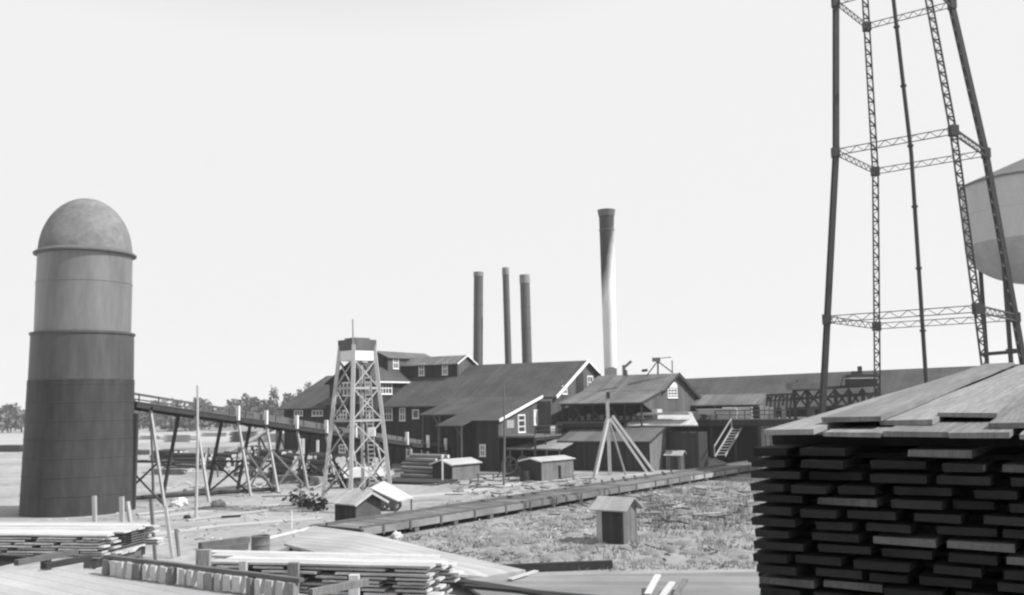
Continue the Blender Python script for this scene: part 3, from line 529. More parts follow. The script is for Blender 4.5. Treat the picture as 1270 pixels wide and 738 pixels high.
for px in (176, 232, 285, 320, 358, 394, 424, 456, 497, 541):
    t_ = tpar(px); g0 = TT(t_); zz = g0.z
    if zz < .8: continue
    sp = 1.0+.22*zz; A_ = Vector((g0.x, g0.y, 0))
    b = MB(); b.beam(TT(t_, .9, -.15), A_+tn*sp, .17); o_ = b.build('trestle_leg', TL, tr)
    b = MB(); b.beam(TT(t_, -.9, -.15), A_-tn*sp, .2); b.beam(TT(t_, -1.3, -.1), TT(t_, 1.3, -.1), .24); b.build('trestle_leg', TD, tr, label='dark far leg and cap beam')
    b = MB(); hf = zz*.45; wd_ = 1+.22*(zz-hf)
    b.beam(A_+tn*(wd_)+Vector((0, 0, hf)), A_-tn*(wd_)+Vector((0, 0, hf)), .09, .16)
    b.beam(A_+tn*(sp-.1)+Vector((0, 0, .2)), A_-tn*wd_+Vector((0, 0, hf)), .07, .14); b.beam(A_-tn*(sp-.1)+Vector((0, 0, .2)), A_+tn*wd_+Vector((0, 0, hf)), .07, .14)
    if px in (285, 320, 424, 176, 394): b.build('brace', TD if px % 2 else TB, tr)
b = MB()
for a_, c_ in ((285, 320), (497, 541), (320, 358)):
    ta, tb_ = tpar(a_), tpar(c_); za = TT(ta).z; A_ = Vector((TT(ta).x, TT(ta).y, .2)); B_ = Vector((TT(tb_).x, TT(tb_).y, .2))
    b.beam(A_+tn*1.9, TT(tb_, 1.4, -2.2), .1, .16); b.beam(B_+tn*1.8, TT(ta, 1.5, -2.2), .1, .16)
b.each('long_brace', TB, tr)
wpm = None
for px in (281, 316, 354, 391, 427, 491, 517, 539):
    t_ = tpar(px); b = MB(); hgt = 1.18 if px < 400 else 1.3
    o0_ = TT(t_, 1.2, -.1); b.beam(o0_, o0_+Vector((0, 0, hgt)), .34, .16, up=hd_)
    b.each('guide_board', TR, tr)
b = MB(); b.tube(gz(164, 618, .25), gz(345, 606, .25), .16, n=8); b.build('pipe', TD, smooth=True, label='long dark pipe lying on the ground between the burner and the trestle legs', cat='pipe')
# ------------------------------------------------------------------ timber lookout frame
lc = gz(443, 631); lY = lc.y
lt = thing('lookout_tower', lc, 'tapering timber tower frame topped by a dark box, white band and flagpole', 'tower')
lh = 2.42; zl = lambda y: atY(442, y, lY).z
ltop = zl(434); lht = 1.22
def lcorner(i, z_):
    dd = (Vector((-1, 0, 0)), Vector((-.03, -1, 0)), Vector((1, 0, 0)), Vector((.03, 1, 0)))[i]; r_ = lh+(lht-lh)*z_/ltop; return Vector((lc.x, lc.y, 0))+dd*r_+Vector((0, 0, z_))
for i in range(4):
    b = MB(); b.beam(lcorner(i, 0), lcorner(i, ltop+.3), .24 if i != 1 else .36, .24); b.build('leg', TLL, lt)
lev = [1.0, 3.6, 6.0, 8.2, ltop-.7]
for k in range(4):
    j = (k+1) % 4; b = MB()
    for a_ in range(4): b.beam(lcorner(k, lev[a_]), lcorner(j, lev[a_+1]), .05, .09); b.beam(lcorner(j, lev[a_]), lcorner(k, lev[a_+1]), .05, .09)
    for z_ in (lev[2], lev[3]): b.beam(lcorner(k, z_), lcorner(j, z_), .08, .16)
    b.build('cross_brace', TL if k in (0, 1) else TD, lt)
b = MB(); C_ = lambda z_, g_=0.: [Vector((lc.x, lc.y, z_))+(lcorner(i, ltop)-Vector((lc.x, lc.y, ltop)))*(1+g_) for i in range(4)]
for k in range(4):
    p_, q_ = C_(zl(441.5), .02)[k], C_(zl(441.5), .02)[(k+1) % 4]; b.beam(p_, q_, .05, zl(435.5)-zl(448))
b.each('white_band', TR, lt)
b = MB(); b.hexa(C_(zl(435), .1), C_(zl(422), .1)); b.build('water_box', TB, lt)
b = MB(); b.hexa(C_(zl(422)+.002, -.25), C_(zl(419.5), -.3)); b.build('lid', TB, lt)
b = MB(); b.beam(lcorner(1, ltop-1), Vector((lc.x-.1, lc.y-1.3, zl(398))), .09); b.build('flagpole', TL, lt)
ld = MB(); La = atY(462.5, 602, lY-.3); Lb = atY(456, 466, lY-.6); sd = Vector((.22, 0, 0)); ld.beam(La-sd, Lb-sd, .07); ld.beam(La+sd, Lb+sd, .07)
for k in range(26): q_ = La.lerp(Lb, (k+.5)/26); ld.beam(q_-sd, q_+sd, .05, .1)
ld.build('ladder', TLL, lt)
b = MB(); b.box(atY(461, 541, lY-.4), .5, .4, .6); b.build('junction_box', TR, lt)
# ------------------------------------------------------------------ steel tower
wt = thing('tower_frame', atY(1153, 395, 62)*1, 'open four-legged steel water tower frame rising out of the picture', 'water tower')
C = [(Vector((26.32, 62, 11.96)), 6.3), (Vector((26.30, 62, 22.84)), 5.1), (Vector((25.78, 62, 33.04)), 4.0)]
def ct(z_):
    if z_ < C[1][0].z: (p_, h1), (q_, h2) = C[0], C[1]
    else: (p_, h1), (q_, h2) = C[1], C[2]
    t_ = (z_-p_.z)/(q_.z-p_.z); r_ = p_.lerp(q_, t_); return Vector((r_.x, r_.y, z_)), h1+(h2-h1)*t_
base0 = ct(0)[0]; wt.location = base0; WORG[wt.name] = base0
sn_, cs_ = math.sin(.09), math.cos(.09)
dirs = {'D': Vector((sn_, -cs_, 0)), 'E': Vector((cs_, sn_, 0)), 'B': Vector((-sn_, cs_, 0)), 'A': Vector((-cs_, -sn_, 0))}
def lg(kk, z_): c_, h_ = ct(z_); return c_+dirs[kk]*h_
ZT = C[2][0].z+4.5
for kk in 'ABDE':
    tg = Vector((-dirs[kk].y, dirs[kk].x, 0)); b = MB(); zs_ = [0, C[0][0].z, C[1][0].z, ZT]; sep = .2 if kk in 'BD' else .16
    for i in range(3):
        for sg in (-1, 1): b.beam(lg(kk, zs_[i])+tg*sep*sg, lg(kk, zs_[i+1])+tg*sep*sg, .06 if kk in 'BD' else .09, .13 if kk in 'BD' else .3, up=dirs[kk])
    b.build('leg', ST, wt)
    b = MB(); z_ = 0; n_ = 0; st = .42 if kk != 'D' else .36
    while z_ < ZT-st:
        for rr in ((-.05, .05) if kk in 'BD' else (-.13, .13)):
            s1_ = 1 if n_ % 2 else -1; o1 = dirs[kk]*rr
            b.beam(lg(kk, z_)+tg*sep*s1_+o1, lg(kk, z_+st)-tg*sep*s1_+o1, .06, .02)
        if n_ % 2 == 0: b.beam(lg(kk, z_)+tg*sep, lg(kk, z_)-tg*sep, .05, .1)
        z_ += st; n_ += 1
    b.build('lacing', ST, wt)
for li, (c_, h_) in enumerate(C):
    z_ = c_.z
    for a_, c2 in (('A', 'D'), ('D', 'E'), ('E', 'B'), ('B', 'A')):
        b = MB(); p_, q_ = lg(a_, z_), lg(c2, z_); dz = Vector((0, 0, .2)); th = .05 if (a_ != 'D') else .1
        b.beam(p_+dz, q_+dz, th, th); b.beam(p_-dz, q_-dz, th, th); nn = 16
        for i in range(nn):
            s1_ = 1 if i % 2 else -1; b.beam(p_.lerp(q_, i/nn)+dz*s1_, p_.lerp(q_, (i+1)/nn)-dz*s1_, .035)
        b.build('girt', ST, wt)
    b = MB()
    for kk in 'ABDE': b.box(lg(kk, z_-.32), .4, .5, .64, dirs[kk], Vector((-dirs[kk].y, dirs[kk].x, 0)))
    b.each('joint_plate', ST, wt)
b = MB(); zz = [0, C[0][0].z, C[1][0].z, ZT]
for i in range(3): b.tube(ct(zz[i])[0], ct(zz[i+1])[0], .13, n=12)
z_ = 3.
while z_ < ZT: b.tube(ct(z_)[0], ct(z_+.12)[0], .2, n=12); z_ += 4.05
b.build('riser_pipe', ST, wt, smooth=True)
# second tank
tY = 84; tc_ = atY(1296, 400, tY); tR = 94/1200*tY*.9; zq = lambda y: atY(1215, y, tY).z
tk = thing('water_tank', Vector((tc_.x, tc_.y, 0)), 'grey round water tank on legs at the right edge, behind the steel tower', 'water tank')
b = MB(); zc0 = zq(303); zc1 = zq(229); b.lathe(Vector((tc_.x, tc_.y, 0)), [(tR, zc0), (tR, (zc0+zc1)/2), (tR*1.006, (zc0+zc1)/2+.02), (tR*1.006, (zc0+zc1)/2+.2), (tR, (zc0+zc1)/2+.22), (tR, zc1)], 64); b.build('shell', mat('tank_grey', .46, rough=.5, amp=.15, scale=.5, stretch=(1, 1, .3)), tk, smooth=True)
b = MB(); b.lathe(Vector((tc_.x, tc_.y, 0)), [(tR*math.cos(a*math.pi/24), zc0-(3.6)*math.sin(a*math.pi/24)) for a in range(0, 13)], 64); b.build('bowl', mat('tank_bowl', .34, amp=.25, scale=.6), tk, smooth=True)
b = MB(); b.lathe(Vector((tc_.x, tc_.y, 0)), [(tR*1.03, zc1-.1), (tR*1.03, zc1+.05), (0.01, zc1+2.6)], 64); b.build('roof', STL, tk, smooth=True)
for i, (dx_, dy_) in enumerate(((-.72, -.35), (-.3, -.85), (.6, -.6), (.72, .35), (-.55, .7))):
    p_ = Vector((tc_.x+dx_*tR, tc_.y+dy_*tR, 0)); b = MB(); b.beam(p_, p_+Vector((0, 0, zc0-.6)), .28); b.build('leg', TD, tk)
b = MB()
for z_ in (zq(437), zq(437)-5): b.beam(Vector((tc_.x-tR*.8, tc_.y-.4*tR, z_)), Vector((tc_.x+tR*.7, tc_.y-.6*tR, z_)), .3); b.beam(Vector((tc_.x-.35*tR, tc_.y-.87*tR, z_)), Vector((tc_.x-.6*tR, tc_.y+.7*tR, z_)), .3)
b.each('girt', TD, tk)
# ------------------------------------------------------------------ plank tramway across the grass
G1 = gz(461, 670); G2 = gz(960, 582.5); bd = (G2-G1).normalized(); bn = Vector((-bd.y, bd.x, 0)); L_ = (G2-G1).length
bwk = thing('plank_tramway', G1.lerp(G2, .5), 'long low plank tramway crossing the yard diagonally on short posts', 'tramway')
PT_ = lambda a, o_, z_: G1+bd*a+bn*o_+Vector((0, 0, z_))
def lbox(b, a0, a1, o0, o1, z0, z1):
    q_ = [PT_(a0, o0, z0), PT_(a1, o0, z0), PT_(a1, o1, z0), PT_(a0, o1, z0)]; return b.hexa(q_, [p_+Vector((0, 0, z1-z0)) for p_ in q_])
b = MB(); lbox(b, -.7, L_, .15, 3.3, .58, .66); b.build('planking', mat('tram_planks', .14, boards=(tuple(bd), .28, .5, .4), amp=.4, scale=.4), bwk)
BM = mat('weathered_beam', .21, amp=.45, scale=.5, boards=((tuple(bd)), 4.8, .35, 0))
b = MB(); lbox(b, -.6, L_, -.02, .14, .3, .64); b.build('side_beam', BM, bwk)
b = MB(); lbox(b, -.6, L_, .16, .3, .663, .76); lbox(b, -.6, L_, 2.7, 2.85, .663, .82); b.each('curb', TB, bwk)
b = MB()
k = 0.
while k < L_: lbox(b, k, k+.35, .02, .3, 0, .3); lbox(b, k, k+.35, 2.4, 2.8, 0, .58); k += 3.4
b.each('footing_post', TB, bwk)
b = MB(); k = .8
while k < L_: lbox(b, k, k+.13, -.08, -.022, .22, .7+.1*random.random()); k += random.choice((2.1, 2.6, 3.1))
b.each('batten', TB, bwk)
b = MB(); lbox(b, -.5, L_, .75, .85, 0, .57); b.build('under_shade', SHADE, bwk)  # black sheet painted in as the shadow gap below the planking
for i, (x, y, ln) in enumerate(((752, 600, 1.7), (765, 598, 2.1), (779, 596, 2.3), (793, 594, 2.2), (806, 592, 1.8), (828, 589, 1.4), (839, 587, 1.6))):
    p_ = gz(x, y, .75); b = MB(); q_ = p_+Vector((.3*((i % 3)-1), -ln*.6, -.6)); b.beam(p_+Vector((-.2, 1.6, .12)), q_, .16, .14)
    b.build('sloping_timber', TD, label='short dark timber tipped over the tramway edge by the board house', cat='timber', group='timbers leaning over the tramway edge')
# cart with slanting pale cover beside the tool shed
ca = thing('cart', gz(480, 634), 'low cart with a slanting pale cover beside the tool shed', 'cart')
P_ = [atY(459, 605, 61.5), atY(493, 621, 61.0), atY(513, 617, 63.5), atY(476, 596, 64)]
b = MB(); b.slab(P_, .07); b.build('cover', RP, ca)
b = MB()
for p_ in (P_[1], P_[2]): b.beam(Vector((p_.x-.15, p_.y, 0)), p_+Vector((-.15, 0, -.08)), .1)
b.beam(P_[0]+Vector((.1, .1, -.4)), P_[1]+Vector((-.1, .1, -.35)), .08, .5); b.beam(Vector((P_[0].x+.2, P_[0].y+.2, 0)), P_[0]+Vector((.2, .2, -.1)), .1); b.each('side_board', TB, ca)
o_ = gz(472, 634); b = MB(); b.box(o_+Vector((.5, .5, .45)), 1.5, .8, .12); b.build('bed', TD, ca)
for dx_ in (0, .85):
    for dy_ in (0, .9): b = MB(); wheel(b, o_+Vector((dx_+.1, dy_, .33)), .32, .1, (.2, -1, 0), 14, 5); b.build('wheel', ST, ca)
# ------------------------------------------------------------------ loading ramp, plank road, ground timbers
rp = thing('plank_ramp', gz(480, 690), 'broad pale plank ramp sloping down right to the plank road', 'ramp')
FA = [gz(388, 652, 1.3), gz(455, 661, 1.28), gz(545, 683, .85), gz(652, 707, .42)]; NA = [gz(352, 674, 1.3), gz(415, 691, 1.25), (gz(500, 706, .85)), gz(600, 715, .42)]
b = MB()
for i in range(3): b.slab([NA[i], NA[i+1], FA[i+1], FA[i]], .1)
b.build('planking', mat('ramp_planks', .34, boards=((.5, .87, 0), .3, .12, .12), amp=.3, scale=.3, amp2=.1), rp)
b = MB()
for x, y in ((366, 680), (397, 688), (430, 697), (452, 703)): p_ = gz(x, y, 1.1); b.beam(Vector((p_.x, p_.y, 0)), p_+Vector((0, .15, .05)), .28, .2)
b.each('post', TLL, rp)
b = MB(); b.beam(NA[0]+Vector((0, 1.2, -.6)), NA[2]+Vector((0, 1.0, -.45)), .1, 1.0); b.build('under_shade', SHADE, rp)  # black sheet for the shade beneath the ramp
PR = mat('road_planks', .20, boards=((.12, .99, 0), .6, .15, .2), amp=.3, scale=.3)
rd = thing('plank_road', gz(760, 730, .35), 'grey plank road crossing the bottom of the view below the grass', 'plank road')
P_ = [gz(552, 716, .38), gz(932, 709, .38), gz(1100, 712, .38), gz(1150, 820, .38), gz(640, 765, .38), gz(572, 722, .38)]
b = MB(); b.slab(P_[::-1], .1); b.build('planking', PR, rd)
b = MB(); b.beam(gz(566, 720, .42), gz(700, 741, .42), .5, .1); b.beam(gz(575, 727, .42), gz(860, 752, .44), .3, .12); b.each('curb', TD, rd)
b = MB(); b.beam(gz(604, 705.5, .2), gz(759, 699.5, .2), .28, .3); b.build('timber_beam', TD, label='long dark timber lying at the edge of the plank road', cat='timber')
for i, (x0, y0, x1, y1) in enumerate(((803, 735, 816, 713), (820, 739, 834, 722), (838, 737, 850, 719), (632, 716.5, 665, 708))):
    p_ = gz(x0, y0+2, .46); q_ = atY(x1, y1, p_.y+(1.4 if i < 3 else 1.3))
    if i == 3: q_ = gz(x1, y1, .46)
    b = MB(); b.beam(p_, q_, .22, .05); b.build('loose_board', WB if i != 2 else GB, label=['pale splayed board standing up from the plank road, leftmost of three', 'pale board standing up from the plank road, middle of three', 'darker board standing up from the plank road, rightmost of three', 'small pale board lying on the left end of the plank road'][i], cat='board')
b = MB(); o_ = gz(323, 686); b.lathe(o_, [(0, 0), (.44, 0), (.47, .02), (.44, .06), (.44, .4), (.465, .42), (.44, .45), (.44, .78), (.47, .82), (.42, .84), (.4, .7), (0, .7)], 28); b.build('drum', STL, smooth=True, label='dark iron drum beside the plank ramp', cat='drum')
for i, (x0, y0, x1, y1) in enumerate(((252, 684, 306, 677), (248, 677, 308, 669), (347, 688, 368, 680))):
    b = MB(); b.beam(gz(x0, y0, .2), gz(x1, y1, .2), .35, .3); b.build('timber_beam', TB, label=['weathered timber on the ground left of the drum, lower of two', 'weathered timber on the ground left of the drum, upper of two', 'short timber just right of the drum'][i], cat='timber')
for i, (x0, y0, x1, y1, v_) in enumerate(((232, 645, 330, 633, 0), (275, 641, 298, 639.5, 1), (170, 638, 215, 632, 0), (330, 668, 385, 655, 0), (20, 655, 90, 662, 0))):
    b = MB(); b.beam(gz(x0, y0, .08), gz(x1, y1, .08), .3, .1); b.build('ground_plank', TD if v_ else WB, label=['pale plank on the ground below the tall bare pole', 'short dark plank on the sand right of the tall bare pole', 'pale plank on the ground among the stakes', 'pale plank on the ground behind the drum', 'pale plank on the ground below the burner'][i], cat='plank')
import bmesh
from mathutils import noise as mno
def rock(name, px, py, r, m, label, cat='rock', sq=.7):
    bm = bmesh.new(); bmesh.ops.create_icosphere(bm, subdivisions=3, radius=r)
    for v_ in bm.verts: v_.co = v_.co*(1+.5*mno.noise(v_.co*2.2/r+Vector((px, 0, 0)))); v_.co.z = max(v_.co.z*sq, -r*.3)
    me = D.meshes.new(name); bm.to_mesh(me); bm.free(); me.materials.append(m); o = D.objects.new(name, me); COL.objects.link(o); o.location = gz(px, py)+Vector((0, 0, r*.28)); return tag(o, label, cat)
rock('rubble_heap', 222, 628, .6, WB, 'white rubble heap between the burner and the tall bare pole', 'heap', .75); rock('rubble_heap', 271, 628, .55, mat('pale_rubble', .38), 'low pale rubble heap right of the tall bare pole', 'heap', .6)
rock('stone', 232, 643, .22, TD, 'small dark stone on the sand below the white rubble heap'); rock('stone', 492, 668, .3, WB, 'pale stone under the near end of the tramway', sq=.9)
rock('stone', 113, 636, .3, TD, 'dark stone in front of the burner foot')
# ------------------------------------------------------------------ foreground lumber
def boardmesh(nm, L, W_, T_, m):
    b = MB(); b.hexa([(0, 0, 0), (W_, 0, 0), (W_, L, 0), (0, L, 0)], [(0, 0, T_), (W_, .004, T_), (W_-.003, L, T_), (.003, L, T_)])
    me = D.meshes.new(nm); me.from_pydata(b.v, [], b.f); me.materials.append(m)
    bm = bmesh.new(); bm.from_mesh(me); bmesh.ops.recalc_face_normals(bm, faces=bm.faces); bmesh.ops.subdivide_edges(bm, edges=[e for e in bm.edges if abs(e.verts[0].co.y-e.verts[1].co.y) > L*.5], cuts=5)
    dz = [random.uniform(-.004, .004) for _ in range(8)]
    for v_ in bm.verts: v_.co.z += dz[int(v_.co.y/L*6.99)] if v_.co.y > .3 else random.uniform(-.003, .003); v_.co.x += random.uniform(-.003, .003)
    bm.to_mesh(me); bm.free(); return me
def put(me, nm, loc, rz, label, cat, group, ry=0, rx=0):
    o = D.objects.new(nm, me); COL.objects.link(o); o.location = loc; o.rotation_euler = (rx, ry, rz); return tag(o, label, cat, group)
AG = mat('aged_board', .018, amp=.4, scale=2, rnd=.35, amp2=.25, bump=.25)
bdir = Vector((.545, .839, 0)); cdir = Vector((.839, -.545, 0)); rz0 = math.atan2(-bdir.x, bdir.y)
c0 = Vector((1.2, 4.98, 0)); ztop = 6.75; pitch = .058
AG2 = mat('aged_board_pale', .10, amp=.35, scale=2, stretch=(4, 1, 1), rnd=.4, amp2=.25, bump=.25)
bms = [boardmesh('stacked_board', 6.3+.07*i, .17+.026*i, .034, AG2 if i == 4 else AG) for i in range(5)]
nb = 0
for ly in range(20):
    x = random.uniform(-.012, .012)
    for j in range(8):
        me = random.choice(bms+bms[:4])
        if ly == 0 and j in (2, 4): x += .26; continue
        wv = max(v_.co.x for v_ in me.vertices)
        put(me, 'stacked_board', c0+cdir*x+bdir*(random.uniform(-.03, .04) if j == 0 else random.uniform(-.06, .07))+Vector((0, 0, ztop-.034-ly*pitch+random.uniform(-.002, .002))), rz0+random.uniform(-.015, .015), 'aged board in the tall dark open-layered stack at the right', 'board', 'boards of the dark stack at right'); nb += 1
        x += wv+random.uniform(.02, .11)
sm = MB(); sm.box((1.1, 0, 0), 2.4, .06, .0225); stk = D.meshes.new('sticker'); stk.from_pydata(sm.v, [], sm.f); stk.materials.append(AG)
for ly in range(19):
    for off in (.35, 3.2, 6.0): put(stk, 'spacer_strip', c0+bdir*off+Vector((0, 0, ztop-.0345-.0228-ly*pitch)), rz0+0.0, 'thin spacer strip between two layers of the dark stack', 'strip', 'spacer strips in the dark stack')
b = MB(); zf_ = ztop-20*pitch
for off in (.4, 2.2, 4.2, 6.0):
    q_ = c0+bdir*off; b.beam(q_+cdir*-.1+Vector((0, 0, zf_-.14)), q_+cdir*2.4+Vector((0, 0, zf_-.14)), .22, .25)
    for cc in (.15, 1.2, 2.2): b.beam(q_+cdir*cc, q_+cdir*cc+Vector((0, 0, zf_-.27)), .25)
b.build('pile_foundation', TD, label='beams and tall posts carrying the dark board stack', cat='foundation')
# sloping roof boards over the stack
rfb = [boardmesh('roof_board', 6.6, .25+.02*i, .024, GB) for i in range(3)]
slope = math.atan(.066)
for i, (cc, up_, bo) in enumerate(((.02, .045, -.05), (.29, .03, .03), (.58, .035, .0), (.87, .03, -.03), (1.16, .03, -.06), (1.45, .03, -.02), (1.74, .03, 0), (2.03, .03, .04), (.24, .085, .2), (.50, .058, .3), (.74, .082, .5), (1.02, .06, .12), (1.3, .075, .35), (1.62, .08, .15), (1.9, .06, .3))):
    put(rfb[i % 3], 'roof_board', c0+cdir*(cc+.07)+bdir*bo+Vector((0, 0, ztop+.027+up_+bo*.066)), rz0+(-.012 if i == 0 else random.uniform(-.01, .01)), 'grey weathered roofing board sloping over the top of the dark stack', 'board', 'roofing boards over the dark stack', rx=slope, ry=random.uniform(-.02, .02))
for i, off in enumerate((.45, 3.3, 6.1)):
    b = MB(); zz = ztop+.001; hh = .022+.066*off; b.beam(c0+bdir*off+cdir*-.02+Vector((0, 0, zz+hh/2)), c0+bdir*off+cdir*2.45+Vector((0, 0, zz+hh/2)), .09, hh)
    b.build('roof_bearer', AG, label=['near bearer under the roofing boards of the dark stack', 'middle bearer under the roofing boards of the dark stack', 'far bearer under the roofing boards of the dark stack'][i], cat='bearer')
# pale lumber piles at the lower left
def pile(E_, b1, nlay, rows, ln, lab, grp, pitch_=.057, frontpieces=True, wd=.27):
    b1 = Vector(b1).normalized(); na = Vector((b1.y, -b1.x, 0)); na = na if na.y > 0 else -na
    rz = math.atan2(-b1.x, b1.y); hand = 1 if Vector((math.cos(rz), math.sin(rz), 0)).dot(na) > 0 else -1
    full = [boardmesh('pale_board', ln+d_, wd, .032, WB) for d_ in (-.3, 0, .2)]; sh_ = [boardmesh('pale_board', d_, wd*.9, .032, WB) for d_ in (.5, .9, 1.5)]
    for ly in range(nlay):
        z_ = E_.z-.032-ly*pitch_
        for r in range(rows):
            if ly > 0 and 0 < r < rows-1 and ly < nlay-1 and r != 1: continue
            if r == 0 and frontpieces and ly > 0:
                x = random.uniform(0, .2)
                while x < ln-.8:
                    me = random.choice(sh_); l_ = max(v_.co.y for v_ in me.vertices)
                    put(me, 'pale_board', Vector((E_.x, E_.y, z_))+na*(0 if hand > 0 else wd*.9)+b1*x+na*random.uniform(-.05, .03), rz+random.uniform(-.02, .02), lab, 'board', grp); x += l_+random.uniform(.05, .35)
            else:
                put(random.choice(full), 'pale_board', Vector((E_.x, E_.y, z_))+na*((r if hand > 0 else r+1)*(wd+.012))+b1*random.uniform(-.12, .3), rz+random.uniform(-.006, .006), lab, 'board', grp)
    b = MB()
    for k in range(3):
        q_ = Vector((E_.x, E_.y, E_.z-nlay*pitch_-.12))+b1*(.4+k*(ln-.9)/2); b.beam(q_, q_+na*rows*wd, .16, .18)
        for r in (.1, rows*wd-.2): b.beam(Vector((q_.x, q_.y, 0))+na*r, q_+na*r-Vector((0, 0, .09)), .18)
    for ly in range(nlay-1):
        for k in range(4):
            q_ = Vector((E_.x, E_.y, E_.z-.032-ly*pitch_-.0125))+b1*(.25+k*(ln-.6)/3); b.beam(q_+na*.03, q_+na*(rows*wd-.05), .05, .0235)
    return b
e1 = gz(540, 703, 4.64); b = pile(e1, (-.97, .24, 0), 12, 4, 3.9, 'pale fresh board in the ragged pile at the lower left of centre', 'boards of the lower centre-left pile')
b.build('pile_bearers', TB, label='bearers and posts under the lower centre-left pile of pale boards', cat='foundation')
e2 = gz(130, 664, 4.35); b = pile(e2, (-.985, .17, 0), 9, 8, 5.6, 'pale board in the pile below the burner at the left edge', 'boards of the left edge pile')
b.build('pile_bearers', TB, label='bearers and posts under the left edge pile of pale boards', cat='foundation')
# raised walk and its curb of stub ends
pw = thing('raised_walk', gz(200, 735, 4.08)*1, 'raised plank walk filling the lower left corner', 'walkway'); wo = pw.location.copy(); wo.z = 0; pw.location = wo; WORG[pw.name] = wo
P_ = [gz(x, y, 4.49) for x, y in ((-90, 708), (108, 705), (378, 737), (640, 775), (560, 900), (-200, 900), (-300, 760))]
b = MB(); b.slab(P_, .08); b.build('planking', mat('walk_planks', .34, boards=((.63, .77, 0), .28, .16, .2), amp=.25, scale=.4), pw)
b = MB()
for x, y in ((20, 715), (180, 716), (330, 740), (100, 790), (400, 800)): p_ = gz(x, y, 4.40); b.beam(Vector((p_.x, p_.y, 0)), p_, .25)
b.each('post', TB, pw)
r0, r1 = gz(132, 690, 4.75), gz(374, 719.5, 4.75); rdv = (r1-r0); b = MB(); b.beam(r0, r1, .09, .05); b.build('curb_rail', TB, pw)
nst = 21
stubm = boardmesh('stub', .1, .13, .1, WB)
for i in range(nst):
    p_ = r0.lerp(r1, (i+.5)/nst); b = MB(); h_ = random.uniform(.2, .27); n2 = Vector((-rdv.y, rdv.x, 0)).normalized(); p_ = p_-n2*(.06 if n2.y > 0 else -.06)
    p_ = p_+rdv.normalized()*random.uniform(-.03, .03)
    b.beam(p_+Vector((0, 0, -.03-h_)), p_+Vector((random.uniform(-.01, .01), 0, -.035)), .09, random.uniform(.08, .17), up=rdv.normalized()); b.build('curb_stub', WB if i % 4 else GB, pw)
for i, (x, y, w_) in enumerate(((254, 681, 16), (303, 695, 8), (365, 697, 13), (440, 712, 12))):
    k_ = (x-635)/1200; tt_ = (k_*e1.y-e1.x)/(-.97-.24*k_); yy_ = e1.y+.24*tt_-.08; p_ = atY(x, y, yy_); p2 = p_; b = MB(); b.box(Vector((p2.x, p2.y-.05, 3.5)), w_/1200*p2.y, .12, p_.z-3.5); b.build('stub_post', GB if i % 2 == 0 else WB, label=['widest grey stub post in front of the pale boards, left of the others', 'thin pale stub post, second from the left in front of the pale boards', 'grey stub post in front of the pale boards, third from the left', 'grey stub post nearest the ragged end of the pale boards', 'short pale stub post between the two lumber piles'][i], cat='post', group='stub posts along the pale boards')
for i, (x0, y0, x1, y1) in enumerate(((55, 702, 112, 692), (20, 698, 95, 684), (-20, 690, 40, 694), (385, 735, 455, 722))):
    b = MB(); b.beam(gz(x0, y0, 4.56), gz(x1, y1, 4.56), .1, .09); b.build('loose_timber', [TD, TB, TD, GB][i], label=['dark loose timber end on the raised walk left of the curb', 'grey loose timber behind the dark one on the raised walk', 'dark loose timber at the left edge of the picture', 'grey loose board in front of the ragged lumber pile'][i], cat='timber')
# ------------------------------------------------------------------ logs
def logmesh(r, L):
    b = MB(); n = 12; b.cur = 0; b.tube((-L/2, 0, 0), (L/2, 0, 0), r, r*.88, n, caps=False); k0 = len(b.v); b.cur = 1
    b.add([b.v[i] for i in range(n)], [tuple(range(n))]); b.add([b.v[i] for i in range(n, 2*n)], [tuple(range(n))])
    me = D.meshes.new('log'); me.from_pydata(b.v, [], b.f); me.materials.append(BK); me.materials.append(LE); me.polygons.foreach_set('material_index', b.mi)
    for p_ in me.polygons: p_.use_smooth = p_.material_index == 0
    return me
lms = [logmesh(.24, 5.2), logmesh(.3, 5.6), logmesh(.2, 4.8), logmesh(.34, 5.4)]
lmp = [logmesh(.2, 4.2), logmesh(.17, 4.4), logmesh(.24, 4.0)]
for me in lmp: me.materials[0] = GB
def logpile(px, py, rows, cols, az, lab, grp, ms=lms, dx=.56):
    o_ = gz(px, py); a = RD(az); side = Vector((-math.sin(a), math.cos(a), 0))
    for r in range(rows):
        for c_ in range(cols-r):
            put(random.choice(ms), 'log', o_+side*((c_+r*.5)*dx+random.uniform(-.06, .06))+Vector((math.cos(a), math.sin(a), 0))*random.uniform(-.5, .5)+Vector((0, 0, .27+r*dx*.82)), a+random.uniform(-.05, .05), lab, 'log', grp)
for i, (px, py, rw, cl, az) in enumerate(((226, 578, 3, 6, -25), (268, 583, 4, 6, -55), (312, 590, 4, 7, -65), (346, 594, 5, 7, -62), (388, 598, 5, 8, -66), (300, 566, 3, 7, -60), (436, 590, 4, 7, -60), (200, 573, 3, 7, -40), (330, 580, 4, 8, -50), (368, 586, 4, 8, -58), (408, 590, 4, 8, -50))):
    nm = ['leftmost dark log heap behind the trestle', 'log heap right of the tall bare pole behind the trestle', 'log heap behind the middle trestle bents', 'high log heap left of the lookout frame', 'log heap just behind the left leg of the lookout frame', 'low far log heap beyond the middle bents', 'log heap behind the lookout frame', 'small log heap nearest the burner behind the trestle', 'second-row log heap beyond the middle bents', 'second-row log heap behind the high heap', 'second-row log heap beyond the left leg of the lookout frame'][i]
    logpile(px, py, rw, cl, az, 'dark log in the '+nm, nm)
logpile(519, 594, 6, 7, -38, 'pale peeled log in the stack left of the white-edged low shed', 'pale log stack by the low shed', lmp, .44)
